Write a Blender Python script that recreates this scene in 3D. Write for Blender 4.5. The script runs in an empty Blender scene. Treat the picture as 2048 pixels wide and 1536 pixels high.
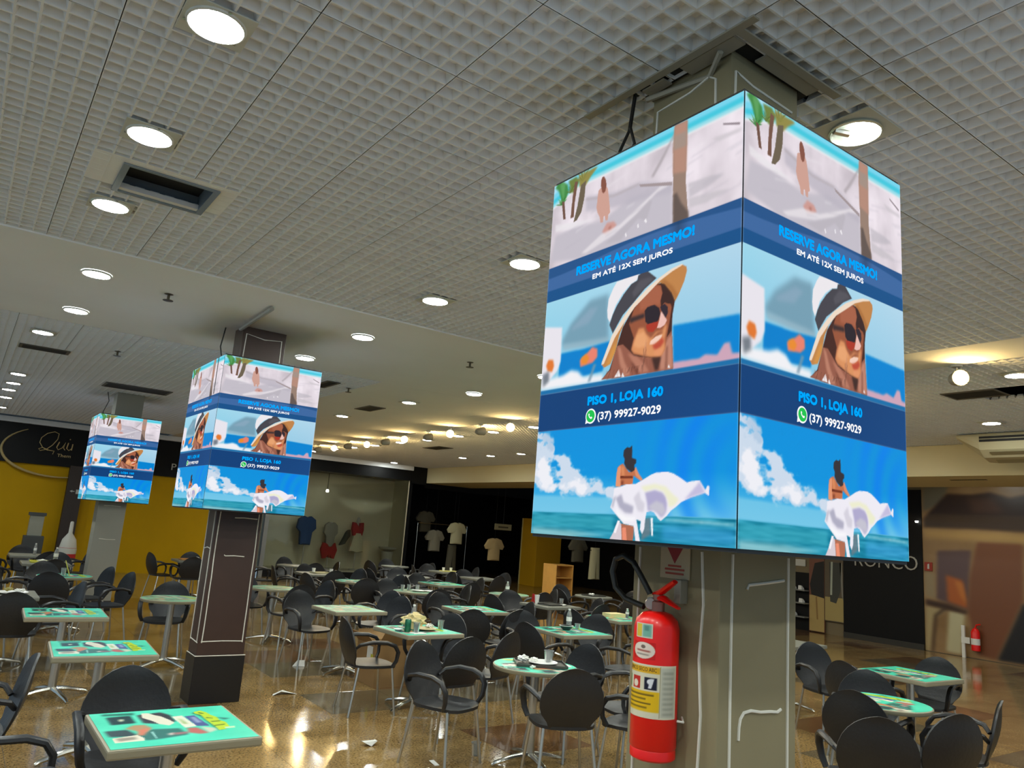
import bpy, bmesh, math, random
import numpy as np
from mathutils import Vector, Matrix
S = bpy.context.scene
COL = S.collection
random.seed(7); RNG = np.random.default_rng(7)
R = math.radians
# ---------------------------------------------------------------- camera
EYE = 1.80; ZC = 3.653
cam = bpy.data.objects.new('camera', bpy.data.cameras.new('camera')); COL.objects.link(cam)
cam.data.sensor_fit = 'HORIZONTAL'; cam.data.sensor_width = 36.0; cam.data.lens = 36*1517/2048
cam.data.clip_start = .05; cam.data.clip_end = 200
RIGHT = Vector((.8073,-.5854,.0743)); UP = Vector((-.1712,-.1117,.9789)); FWD = Vector((.5648,.8030,.1904))
m = Matrix((RIGHT, UP, -FWD)).transposed().to_4x4(); m.translation = (0,0,EYE)
cam.matrix_world = m; S.camera = cam
# ---------------------------------------------------------------- world, exposure
w = bpy.data.worlds.new('world'); S.world = w; w.use_nodes = True
w.node_tree.nodes['Background'].inputs[0].default_value = (.60,.82,1.0,1); w.node_tree.nodes['Background'].inputs[1].default_value = .46  # uniform bluish ambient fill, added to brighten and cool the ceiling
S.view_settings.view_transform = 'Standard'; S.view_settings.look = 'None'
S.view_settings.exposure = 0.0; S.view_settings.gamma = 1.0; S.view_settings.use_curve_mapping = False
cy = S.cycles; cy.max_bounces = 5; cy.light_sampling_threshold = .04; cy.diffuse_bounces = 3; cy.glossy_bounces = 2; cy.transmission_bounces = 4; cy.transparent_max_bounces = 6; cy.caustics_reflective = False; cy.caustics_refractive = False; cy.sample_clamp_indirect = 5; cy.use_adaptive_sampling = True; cy.adaptive_threshold = .08; cy.adaptive_min_samples = 20
LAMP = 205; WARM = 190
# ---------------------------------------------------------------- materials
def lin(c):
    c = [x/255 for x in c]; return tuple(x/12.92 if x <= .04045 else ((x+.055)/1.055)**2.4 for x in c)
MATS = {}
def mat(name, col=(.5,.5,.5), rough=.5, metal=0, emit=0, spec=.5, noise=None, bump=0, coat=0):
    if name in MATS: return MATS[name]
    M = bpy.data.materials.new(name); M.use_nodes = True; MATS[name] = M
    nt = M.node_tree; b = nt.nodes['Principled BSDF']
    b.inputs['Base Color'].default_value = (*col,1); b.inputs['Roughness'].default_value = rough
    b.inputs['Metallic'].default_value = metal; b.inputs['Specular IOR Level'].default_value = spec
    if coat: b.inputs['Coat Weight'].default_value = coat
    if emit:
        b.inputs['Emission Color'].default_value = (*col,1); b.inputs['Emission Strength'].default_value = emit
        b.inputs['Base Color'].default_value = (0,0,0,1); b.inputs['Specular IOR Level'].default_value = 0
    if noise or bump:
        tc = nt.nodes.new('ShaderNodeTexCoord'); n = nt.nodes.new('ShaderNodeTexNoise')
        sc, amt = noise if noise else (40,0)
        n.inputs['Scale'].default_value = sc; n.inputs['Detail'].default_value = 4
        nt.links.new(tc.outputs['Object'], n.inputs['Vector'])
        if amt:
            mx = nt.nodes.new('ShaderNodeMixRGB'); mx.inputs[1].default_value = (*[c*(1-amt) for c in col],1); mx.inputs[2].default_value = (*[min(1,c*(1+amt)) for c in col],1)
            nt.links.new(n.outputs['Fac'], mx.inputs[0]); nt.links.new(mx.outputs[0], b.inputs['Base Color'])
        if bump:
            bp = nt.nodes.new('ShaderNodeBump'); bp.inputs['Strength'].default_value = bump; bp.inputs['Distance'].default_value = .01
            nt.links.new(n.outputs['Fac'], bp.inputs['Height']); nt.links.new(bp.outputs[0], b.inputs['Normal'])
    return M
def granite(name, a, b_, c):
    M = bpy.data.materials.new(name); M.use_nodes = True; nt = M.node_tree; b = nt.nodes['Principled BSDF']
    g = nt.nodes.new('ShaderNodeNewGeometry'); L = nt.links.new
    n1 = nt.nodes.new('ShaderNodeTexNoise'); n1.inputs['Scale'].default_value = 55; n1.inputs['Detail'].default_value = 6; n1.inputs['Roughness'].default_value = .7
    n2 = nt.nodes.new('ShaderNodeTexNoise'); n2.inputs['Scale'].default_value = 2.2; n2.inputs['Detail'].default_value = 5
    L(g.outputs['Position'], n1.inputs['Vector']); L(g.outputs['Position'], n2.inputs['Vector'])
    r = nt.nodes.new('ShaderNodeValToRGB'); L(n1.outputs['Fac'], r.inputs[0])
    r.color_ramp.elements[0].position = .36; r.color_ramp.elements[0].color = (*a,1); r.color_ramp.elements[1].position = .66; r.color_ramp.elements[1].color = (*c,1)
    e = r.color_ramp.elements.new(.5); e.color = (*b_,1)
    mx = nt.nodes.new('ShaderNodeMixRGB'); mx.blend_type = 'MULTIPLY'; mx.inputs[0].default_value = .75
    r2 = nt.nodes.new('ShaderNodeValToRGB'); r2.color_ramp.elements[0].position = .3; r2.color_ramp.elements[0].color = (.55,.5,.45,1); r2.color_ramp.elements[1].position = .65
    L(n2.outputs['Fac'], r2.inputs[0]); L(r.outputs[0], mx.inputs[1]); L(r2.outputs[0], mx.inputs[2]); L(mx.outputs[0], b.inputs['Base Color'])
    b.inputs['Roughness'].default_value = .10; b.inputs['Specular IOR Level'].default_value = .6
    mr = nt.nodes.new('ShaderNodeMapRange'); mr.inputs['To Min'].default_value = .05; mr.inputs['To Max'].default_value = .16
    L(n2.outputs['Fac'], mr.inputs['Value']); L(mr.outputs[0], b.inputs['Roughness'])
    return M
def vcol(name, emit=0, rough=.3):
    M = bpy.data.materials.new(name); M.use_nodes = True; nt = M.node_tree; b = nt.nodes['Principled BSDF']
    a = nt.nodes.new('ShaderNodeVertexColor'); a.layer_name = 'Col'
    if emit:
        b.inputs['Base Color'].default_value = (.004,.004,.004,1); b.inputs['Roughness'].default_value = .8; b.inputs['Specular IOR Level'].default_value = .05
        nt.links.new(a.outputs[0], b.inputs['Emission Color']); b.inputs['Emission Strength'].default_value = emit
        M.cycles.emission_sampling = 'NONE'
    else:
        nt.links.new(a.outputs[0], b.inputs['Base Color']); b.inputs['Roughness'].default_value = rough
    return M
def glassmat(name):
    M = bpy.data.materials.new(name); M.use_nodes = True; nt = M.node_tree; nt.nodes.clear()
    o = nt.nodes.new('ShaderNodeOutputMaterial'); t = nt.nodes.new('ShaderNodeBsdfTransparent'); g = nt.nodes.new('ShaderNodeBsdfGlossy'); g.inputs['Roughness'].default_value = .03
    f = nt.nodes.new('ShaderNodeFresnel'); f.inputs[0].default_value = 1.45; x = nt.nodes.new('ShaderNodeMixShader'); t.inputs[0].default_value = (.86,.88,.86,1)
    nt.links.new(f.outputs[0], x.inputs[0]); nt.links.new(t.outputs[0], x.inputs[1]); nt.links.new(g.outputs[0], x.inputs[2]); nt.links.new(x.outputs[0], o.inputs[0])
    return M
BLACKP = mat('black_plastic', (.018,.018,.0195), .40, spec=.5, bump=.15)
ALU = mat('brushed_aluminium', (.62,.60,.54), .32, 1)
STEEL = mat('polished_steel', (.66,.65,.6), .2, 1)
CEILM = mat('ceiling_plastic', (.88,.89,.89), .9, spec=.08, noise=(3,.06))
BOARD = mat('plasterboard', (.89,.90,.905), .9, spec=.1, noise=(1.2,.05))
PLATE = mat('lamp_plate', (.62,.63,.56), .45)
WHITE = mat('white_ceramic', (.82,.81,.77), .35)
PAPER = mat('white_paper', (.80,.79,.73), .8)
DARK = mat('dark_void', (.012,.012,.012), .8)
CABM = mat('cabinet_black', (.010,.010,.012), .5)
GREYP = mat('grey_pillar_paint', lin((146,136,106)), .6, spec=.25, noise=(6,.06), bump=.05)
BROWNP = mat('brown_pillar_laminate', lin((66,46,38)), .4, noise=(8,.12))
BLACKB = mat('black_pillar_base', (.012,.010,.009), .3)
SEAL = mat('white_sealant', (.78,.75,.66), .6)
CREAM = mat('cream_paint', lin((214,202,160)), .6, noise=(.8,.05))
YELLOW = mat('yellow_paint', lin((196,152,2)), .6, spec=.15, noise=(2,.08))
BLACKW = mat('black_wall', (.004,.004,.0045), .5, spec=.2)
CLEAR = mat('clear_plastic', (.75,.78,.76), .15)
MATS['clear_plastic'].node_tree.nodes['Principled BSDF'].inputs['Transmission Weight'].default_value = .75
LAMPM = mat('lamp_glow', (.93,1.0,.95), emit=LAMP); WARMM = mat('warm_lamp_glow', (1.0,.68,.26), emit=WARM)
GLASS = glassmat('shop_glass')
RED = mat('extinguisher_red', lin((238,16,8)), .35, coat=.2)
# ---------------------------------------------------------------- helpers
def link(name, me, material=None, parent=None, loc=None, rot=None, scale=None):
    o = bpy.data.objects.new(name, me); COL.objects.link(o)
    if material is not None and me is not None and not me.materials: me.materials.append(material)
    if parent is not None: o.parent = parent
    if loc is not None: o.location = loc
    if rot is not None: o.rotation_euler = rot
    if scale is not None: o.scale = scale
    return o
def tag(o, label=None, cat=None, group=None, kind=None):
    if label: o['label'] = label
    if cat: o['category'] = cat
    if group: o['group'] = group
    if kind: o['kind'] = kind
    return o
def empty(name, loc=(0,0,0), rz=0):
    o = bpy.data.objects.new(name, None); COL.objects.link(o); o.location = loc; o.rotation_euler = (0,0,rz); o.empty_display_size = .1
    return o
def copytree(o, parent=None):
    c = o.copy(); COL.objects.link(c); c.parent = parent
    for ch in o.children: copytree(ch, c)
    return c
class MB:
    def __init__(s): s.v = []; s.f = []; s.smooth = []
    def add(s, vs, fs, smooth=False):
        n = len(s.v); s.v += [tuple(v) for v in vs]; s.f += [tuple(n+i for i in f) for f in fs]; s.smooth += [smooth]*len(fs); return s
    def box(s, x0, x1, y0, y1, z0, z1):
        return s.add([(x0,y0,z0),(x1,y0,z0),(x1,y1,z0),(x0,y1,z0),(x0,y0,z1),(x1,y0,z1),(x1,y1,z1),(x0,y1,z1)],
                     [(3,2,1,0),(4,5,6,7),(0,1,5,4),(1,2,6,5),(2,3,7,6),(3,0,4,7)])
    def quad(s, a, b, c, d): return s.add([a,b,c,d], [(0,1,2,3)])
    def tube(s, pts, r, n=8, flat=1.0, cap=True):
        pts = [Vector(p) for p in pts]; rs = r if isinstance(r, (list,tuple)) else [r]*len(pts); V = []; prev = None
        for i, p in enumerate(pts):
            t = (pts[min(i+1,len(pts)-1)]-pts[max(i-1,0)]).normalized()
            if prev is None: a = t.orthogonal().normalized() if abs(t.z) > .9 else Vector((0,0,1)).cross(t).normalized()
            else: a = (prev - t*prev.dot(t)).normalized()
            prev = a; b = t.cross(a)
            for k in range(n):
                q = 2*math.pi*k/n; V.append(p+a*math.cos(q)*rs[i]+b*math.sin(q)*rs[i]*flat)
        F = [(i*n+k, i*n+(k+1)%n, (i+1)*n+(k+1)%n, (i+1)*n+k) for i in range(len(pts)-1) for k in range(n)]
        if cap: F += [tuple(range(n-1,-1,-1)), tuple((len(pts)-1)*n+k for k in range(n))]
        return s.add(V, F, True)
    def lathe(s, prof, n=20, c=(0,0,0), cap=True):
        V = [(c[0]+r*math.cos(2*math.pi*k/n), c[1]+r*math.sin(2*math.pi*k/n), c[2]+z) for r, z in prof for k in range(n)]
        F = [(i*n+k, i*n+(k+1)%n, (i+1)*n+(k+1)%n, (i+1)*n+k) for i in range(len(prof)-1) for k in range(n)]
        if cap: F += [tuple(range(n-1,-1,-1)), tuple((len(prof)-1)*n+k for k in range(n))]
        return s.add(V, F, True)
    def prism(s, pts, h0, h1, axis='z'):
        n = len(pts)
        def P(a, b, h): return {'z':(a,b,h),'x':(h,a,b),'y':(a,h,b)}[axis]
        V = [P(a,b,h0) for a,b in pts]+[P(a,b,h1) for a,b in pts]
        return s.add(V, [tuple(range(n)), tuple(range(2*n-1,n-1,-1))]+[(i,n+i,n+(i+1)%n,(i+1)%n) for i in range(n)])
    def mesh(s, name, material=None, bevel=0, fix=True):
        me = bpy.data.meshes.new(name); me.from_pydata(s.v, [], s.f)
        me.polygons.foreach_set('use_smooth', s.smooth)
        if fix or bevel:
            bm = bmesh.new(); bm.from_mesh(me)
            if fix: bmesh.ops.recalc_face_normals(bm, faces=bm.faces)
            if bevel: bmesh.ops.bevel(bm, geom=[e for e in bm.edges if len(e.link_faces)==2 and e.calc_face_angle(0) > .5], offset=bevel, segments=2, affect='EDGES', profile=.6)
            bm.to_mesh(me); bm.free()
        if any(s.smooth):
            try: me.set_sharp_from_angle(angle=R(40))
            except Exception: pass
        if material: me.materials.append(material)
        return me
    def obj(s, name, material, parent=None, bevel=0, **k): return link(name, s.mesh(name, material, bevel), None, parent, **k)
def bx(name, m_, x0, x1, y0, y1, z0, z1, parent=None, bevel=0): return MB().box(x0,x1,y0,y1,z0,z1).obj(name, m_, parent, bevel)
def struct(o): o['kind'] = 'structure'; return o
def text_mesh(body, name, width=None, height=None, depth=.0, bold=0.0, fat=0):
    cu = bpy.data.curves.new(name, 'FONT'); cu.body = body; cu.size = 1; cu.offset = bold; cu.extrude = depth; cu.resolution_u = 3
    o = bpy.data.objects.new(name, cu); COL.objects.link(o); dg = bpy.context.evaluated_depsgraph_get()
    me = bpy.data.meshes.new_from_object(o.evaluated_get(dg)); bpy.data.objects.remove(o); bpy.data.curves.remove(cu)
    n = len(me.vertices); co = np.empty(n*3); me.vertices.foreach_get('co', co); co = co.reshape(-1,3)
    mn, mx = co[:,:2].min(0), co[:,:2].max(0); sz = mx-mn
    co[:,0] = (co[:,0]-mn[0])*(width/sz[0] if width else height/sz[1]); co[:,1] = (co[:,1]-mn[1])*(height/sz[1] if height else width/sz[0])
    if fat:
        bm = bmesh.new()
        for k, (dx, dz) in enumerate(((0,0),(fat,0),(-fat,0),(0,fat*.7),(0,-fat*.7),(fat*.7,fat*.5),(-fat*.7,fat*.5),(fat*.7,-fat*.5),(-fat*.7,-fat*.5))):
            n0 = len(bm.verts); bm.from_mesh(me); bm.verts.ensure_lookup_table()
            for i in range(n0, len(bm.verts)): bm.verts[i].co = (co[i-n0,0]+dx, co[i-n0,1]+dz, 0)
        bm.to_mesh(me); bm.free(); n = len(me.vertices); co = np.empty(n*3); me.vertices.foreach_get('co', co); co = co.reshape(-1,3)
    out = np.stack([co[:,0], -co[:,2], co[:,1]], 1)      # stands in the x-z plane facing -y
    me.vertices.foreach_set('co', out.ravel()); me.update(); me.materials.clear(); me.name = name
    return me
# ---- painting flat print on a grid of vertices
class Canvas:
    def __init__(s, W, H, col=(200,200,200)):
        s.W, s.H = W, H; s.a = np.zeros((H,W,3)); s.a[:] = col
        s.u, s.v = np.meshgrid((np.arange(W))/(W-1), np.arange(H)/(H-1))
    def noise(s, nx, ny, seed=0):
        g = np.random.default_rng(seed).random((ny+2,nx+2)); fx = s.u*nx; fy = s.v*ny; ix = fx.astype(int); iy = fy.astype(int); tx = fx-ix; ty = fy-iy
        tx = tx*tx*(3-2*tx); ty = ty*ty*(3-2*ty)
        return (g[iy,ix]*(1-tx)+g[iy,ix+1]*tx)*(1-ty)+(g[iy+1,ix]*(1-tx)+g[iy+1,ix+1]*tx)*ty
    def fbm(s, n, asp=1, seed=0): return sum(s.noise(n*2**k, max(1,int(n*asp*2**k)), seed+k)*.5**(k+1) for k in range(4))
    def mix(s, mask, col): s.a += (np.asarray(col, float)-s.a)*mask[...,None]
    def band(s, v0, v1, soft=.0015): return np.clip((s.v-v0)/soft+.5,0,1)*np.clip((v1-s.v)/soft+.5,0,1)
    def poly(s, pts, col, blur=0, al=1.0, clip=None):
        p = np.array(pts, float); x0,y0 = p.min(0); x1,y1 = p.max(0); pad = (blur+2)
        i0 = max(0,int(x0*(s.W-1))-int(pad)-1); i1 = min(s.W,int(x1*(s.W-1))+int(pad)+3); j0 = max(0,int(y0*(s.H-1))-int(pad)-1); j1 = min(s.H,int(y1*(s.H-1))+int(pad)+3)
        if i1 <= i0 or j1 <= j0: return
        mk = np.zeros((j1-j0,i1-i0))
        for dx in (-.33,0,.33):
            for dy in (-.33,0,.33):
                X = s.u[j0:j1,i0:i1]+dx/(s.W-1); Y = s.v[j0:j1,i0:i1]+dy/(s.H-1); ins = np.zeros(X.shape, bool)
                for k in range(len(p)):
                    xa,ya = p[k]; xb,yb = p[k-1]
                    if ya == yb: continue
                    c = ((ya > Y) != (yb > Y)) & (X < (xb-xa)*(Y-ya)/(yb-ya)+xa); ins ^= c
                mk += ins/9
        for _ in range(2 if blur else 0):
            k = max(1,int(blur*.6)); pz = np.pad(mk,((k,k),(k,k)),'edge'); cs = np.cumsum(np.pad(pz,((1,0),(0,0))),0); pz = (cs[2*k+1:]-cs[:-2*k-1])/(2*k+1)
            cs = np.cumsum(np.pad(pz,((0,0),(1,0))),1); mk = (cs[:,2*k+1:]-cs[:,:-2*k-1])/(2*k+1)
        mk = mk*al
        if clip is not None: mk = mk*clip[j0:j1,i0:i1]
        sub = s.a[j0:j1,i0:i1]; sub += (np.asarray(col,float)-sub)*mk[...,None]
    def ell(s, cx, cy, rx, ry, col, blur=0, al=1.0, a0=0, a1=360, n=24): s.poly([(cx+rx*math.cos(R(a0+(a1-a0)*k/n)), cy+ry*math.sin(R(a0+(a1-a0)*k/n))) for k in range(n)], col, blur, al)
    def lin(s):
        c = np.clip(s.a/255,0,1); return np.where(c <= .04045, c/12.92, ((c+.055)/1.055)**2.4)
    def mesh(s, name, material, pos):
        """pos(u,v) -> x,y,z arrays"""
        W,H = s.W,s.H; x,y,z = pos(s.u,s.v); co = np.stack([np.broadcast_to(q,s.u.shape) for q in (x,y,z)],-1).reshape(-1,3)
        i = (np.arange(H-1)[:,None]*W+np.arange(W-1)[None,:]).ravel(); q = np.stack([i,i+1,i+W+1,i+W],1)
        me = bpy.data.meshes.new(name); me.vertices.add(W*H); me.vertices.foreach_set('co', co.ravel().astype(np.float32))
        me.loops.add(q.size); me.loops.foreach_set('vertex_index', q.ravel().astype(np.int32)); me.polygons.add(len(q)); me.polygons.foreach_set('loop_start', (np.arange(len(q))*4).astype(np.int32))
        me.update(calc_edges=True); ca = me.color_attributes.new('Col','FLOAT_COLOR','POINT')
        rgba = np.concatenate([s.lin().reshape(-1,3), np.ones((W*H,1))],1); ca.data.foreach_set('color', rgba.ravel().astype(np.float32))
        me.materials.append(material); return me
# ================================================================ SETTING
def in_view(p):
    d = Vector(p)-Vector((0,0,EYE)); z = d.dot(FWD)
    if z < .2: return None
    x = 1024+1517*d.dot(RIGHT)/z; y = 768-1517*d.dot(UP)/z
    return (z if -150 < x < 2200 and -150 < y < 1690 else None)
GR = [granite('granite_tan', lin((104,80,42)), lin((158,128,80)), lin((186,158,110))),
      granite('granite_grey', lin((78,66,46)), lin((116,102,76)), lin((146,132,102))),
      granite('granite_brown', lin((84,56,34)), lin((122,88,54)), lin((150,116,78)))]
floor = struct(bx('floor', mat('mortar_bed', (.05,.045,.035), .8), -3.5, 19.4, -2.5, 30, -.06, -.006))
TW, TH, G = .87, .86, .0012
def tile_geo(mb, ox=0, oy=0):
    h = .0015; a0,a1,b0,b1 = ox+G,ox+TW-G,oy+G,oy+TH-G
    mb.add([(a0,b0,-h),(a1,b0,-h),(a1,b1,-h),(a0,b1,-h),(a0+h,b0+h,0),(a1-h,b0+h,0),(a1-h,b1-h,0),(a0+h,b1-h,0),(a0,b0,-.006),(a1,b0,-.006),(a1,b1,-.006),(a0,b1,-.006)],
           [(4,5,6,7),(0,1,5,4),(1,2,6,5),(2,3,7,6),(3,0,4,7),(8,9,1,0),(9,10,2,1),(10,11,3,2),(11,8,0,3)])
FORCE = {(0,-3):0,(0,-2):0,(-1,-3):0,(-1,-2):0,(1,-3):0,(1,-2):2,(-2,-3):0,(-2,-2):0,(-1,-4):0,(0,-4):0,(0,0):1,(0,1):0,(0,2):1,(-1,0):0,(-1,1):0,(-1,2):0,(1,0):1,(0,-1):0,(-1,-1):0,(-2,0):2,(-2,1):1,(-3,-2):1,(1,2):1}
tiles = []
for i in range(-7, 19):
    for j in range(-10, 26):
        x, y = 3.18+i*TW, 7.03+j*TH; k = FORCE.get((i,j), RNG.choice([0,0,0,0,1,2,0]) if y > 0 else 0)
        tiles.append((in_view((x+TW/2,y+TH/2,0)), x, y, int(k)))
vis = sorted([t for t in tiles if t[0]], key=lambda t: t[0])
me3 = []
for k in range(3):
    mb = MB(); tile_geo(mb); me3.append(mb.mesh('tile', GR[k]))
for z, x, y, k in vis[:300]: link('tile', me3[k], None, floor, (x,y,0))
rest = vis[300:]+[t for t in tiles if not t[0]]
mb = MB(); mi = []
for z, x, y, k in rest: tile_geo(mb, x, y); mi += [k]*9
me = mb.mesh('outer_tiles', GR[0]); me.materials.append(GR[1]); me.materials.append(GR[2]); me.polygons.foreach_set('material_index', mi)
o = link('outer_tiles', me, None, floor); o['kind'] = 'stuff'
# ---- ceiling
PX, PY, X0, Y0, NC = .597, .590, .195, 1.37, 7
def panel_geo(mb, ox=0, oy=0, nx=NC, ny=NC, z=0, skip=None):
    cw, ch, r, d, t = PX/NC, PY/NC, .0045, .040, .0125
    for a in range(nx):
        for b in range(ny):
            x0,x1,y0,y1 = ox+a*cw, ox+(a+1)*cw, oy+b*ch, oy+(b+1)*ch
            if skip and skip((x0+x1)/2,(y0+y1)/2): continue
            g0 = .0018 if a == 0 else 0; g1 = .0018 if a == nx-1 else 0; h0 = .0018 if b == 0 else 0; h1 = .0018 if b == ny-1 else 0
            V = [(x0+g0,y0+h0,z),(x1-g1,y0+h0,z),(x1-g1,y1-h1,z),(x0+g0,y1-h1,z),(x0+r,y0+r,z),(x1-r,y0+r,z),(x1-r,y1-r,z),(x0+r,y1-r,z),
                 (x0+r+t,y0+r+t,z+d),(x1-r-t,y0+r+t,z+d),(x1-r-t,y1-r-t,z+d),(x0+r+t,y1-r-t,z+d)]
            F = [(0,4,5,1),(1,5,6,2),(2,6,7,3),(3,7,4,0),(4,8,9,5),(5,9,10,6),(6,10,11,7),(7,11,8,4),(8,11,10,9)]
            mb.add(V, F)
ceiling = struct(bx('ceiling', DARK, -3.5, 19.4, -2.5, 30, ZC+.30, ZC+.34))
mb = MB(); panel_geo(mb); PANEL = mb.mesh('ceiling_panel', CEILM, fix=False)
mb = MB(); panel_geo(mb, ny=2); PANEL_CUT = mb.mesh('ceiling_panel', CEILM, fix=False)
YA = Y0+8*PY+2*PY/7; YB = 9.28
plist = []; cuts = []
for i in range(-6, 11):
    x = X0+i*PX
    for j in range(-6, 8):
        if (i, j) in ((0,5),(1,5)): continue
        if (i,j) in ((3,0),(3,1)): continue                       # the first pillar passes through here
        plist.append((x, Y0+j*PY))
    cuts.append((x, Y0+8*PY))
for i in range(-3, 7):
    for j in range(0, 21): plist.append((X0+i*PX, YB+j*PY))
XC = 7.42
for i in range(0, 9):
    for j in range(-6, 36):
        if (i,j) in ((2,3),): continue
        plist.append((XC+i*PX, Y0+j*PY))
vp = sorted([(in_view((x+.3,y+.3,ZC)) or 999, x, y) for x,y in plist]+[(in_view((x+.3,y+.1,ZC)) or 999, x, -y) for x,y in cuts])
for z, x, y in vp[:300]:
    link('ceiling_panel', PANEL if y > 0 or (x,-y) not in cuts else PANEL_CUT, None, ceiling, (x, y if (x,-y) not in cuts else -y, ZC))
mb = MB()
for z, x, y in vp[300:]:
    if (x,-y) in cuts: panel_geo(mb, x, -y, ny=2, z=ZC)
    else: panel_geo(mb, x, y, z=ZC)
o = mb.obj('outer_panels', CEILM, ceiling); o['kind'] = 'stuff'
def board(x0, x1, y0, y1): return bx('plain_board', BOARD, x0, x1, y0, y1, ZC, ZC+.03, ceiling)
XS = X0+11*PX
board(-3.4, XS, YA, YB-.004); board(X0+7*PX+.004, XS, YB, 22.4); board(XS+.004, XC-.004, -2.3, 22.4); board(-3.4, X0-3*PX-.004, YB, 22.4)
board(XC+9*PX+.004, 18, -2.3, 22.4)
HR = (.43,.955,4.515,4.975)
for i in (0,1):
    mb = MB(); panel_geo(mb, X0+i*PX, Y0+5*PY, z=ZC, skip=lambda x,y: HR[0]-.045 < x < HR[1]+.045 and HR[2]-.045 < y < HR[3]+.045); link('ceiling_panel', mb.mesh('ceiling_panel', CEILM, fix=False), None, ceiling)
hx = [X0+k*PX/NC for k in range(15)]; hy = [Y0+5*PY+k*PY/NC for k in range(8)]; xc = [x for x in hx if HR[0]-.0885 < x < HR[1]+.0885]; yc = [y for y in hy if HR[2]-.0885 < y < HR[3]+.0885]
HX0,HX1,HY0,HY1 = max(x for x in hx if x <= HR[0]),min(x for x in hx if x >= HR[1]),max(y for y in hy if y <= HR[2]),min([y for y in hy if y >= HR[3]]+[Y0+6*PY])
HX0 -= PX/NC; HX1 += PX/NC
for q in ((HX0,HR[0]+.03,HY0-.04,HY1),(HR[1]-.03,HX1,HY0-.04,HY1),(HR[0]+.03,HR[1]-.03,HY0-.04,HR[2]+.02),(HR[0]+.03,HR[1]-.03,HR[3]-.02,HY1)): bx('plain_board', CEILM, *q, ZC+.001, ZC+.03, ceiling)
for j in (0,1):
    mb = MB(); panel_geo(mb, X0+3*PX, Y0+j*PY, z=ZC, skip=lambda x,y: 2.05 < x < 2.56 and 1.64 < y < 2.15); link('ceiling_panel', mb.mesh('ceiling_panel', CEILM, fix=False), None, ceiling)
bx('ceiling_step', BOARD, -3.4, XS, YA-.004, YA, ZC-.012, ZC+.02, ceiling)
# ---- far wall, right-hand side, bulkhead
YW = 22.3
wall_far = struct(bx('wall_far', mat('wall_plain', lin((120,112,92)), .6), -3.4, 7.25, YW+.02, YW+.2, 0, ZC))
bx('yellow_cladding', YELLOW, -3.4, 5.95, YW-.02, YW+.018, 0, 2.56, wall_far)
bx('black_fascia', BLACKW, -3.4, 7.20, YW-.10, YW+.018, 2.56, 3.52, wall_far)
bx('cornice', BOARD, -3.4, 7.20, YW-.16, YW+.018, 3.525, ZC-.002, wall_far)
bx('dark_cladding', BLACKW, 5.955, 7.20, YW-.02, YW+.018, 0, 2.555, wall_far)
struct(bx('wall_right', mat('wall_right_paint', lin((120,106,78)), .6), 17.02, 17.2, -2.5, 12.4, 0, ZC))
# deep dark clothes shop in the far right corner
struct(bx('wall_shop_back', BLACKW, 11.9, 19, 27.0, 27.2, 0, ZC)); struct(bx('wall_shop_side', BLACKW, 19, 19.2, 12.4, 27, 0, ZC)); struct(bx('wall_shop_left', BLACKW, 11.92, 12.02, YW, 27, 0, ZC))
struct(bx('trim_corner', BLACKW, 11.93, 12.49, YW-.05, YW-.0, 3.1, ZC+.29)); struct(bx('trim_corner_return', BLACKW, 12.5, 18.9, 22.37, 22.42, 3.0, ZC+.29))
bulk = struct(bx('trim_bulkhead', CREAM, 12.5, 14.3, -2.4, 22.36, 3.16, ZC-.002))
bx('soffit_slot', DARK, 13.05, 13.12, 5.4, 5.95, 3.156, 3.1605, bulk)
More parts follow.
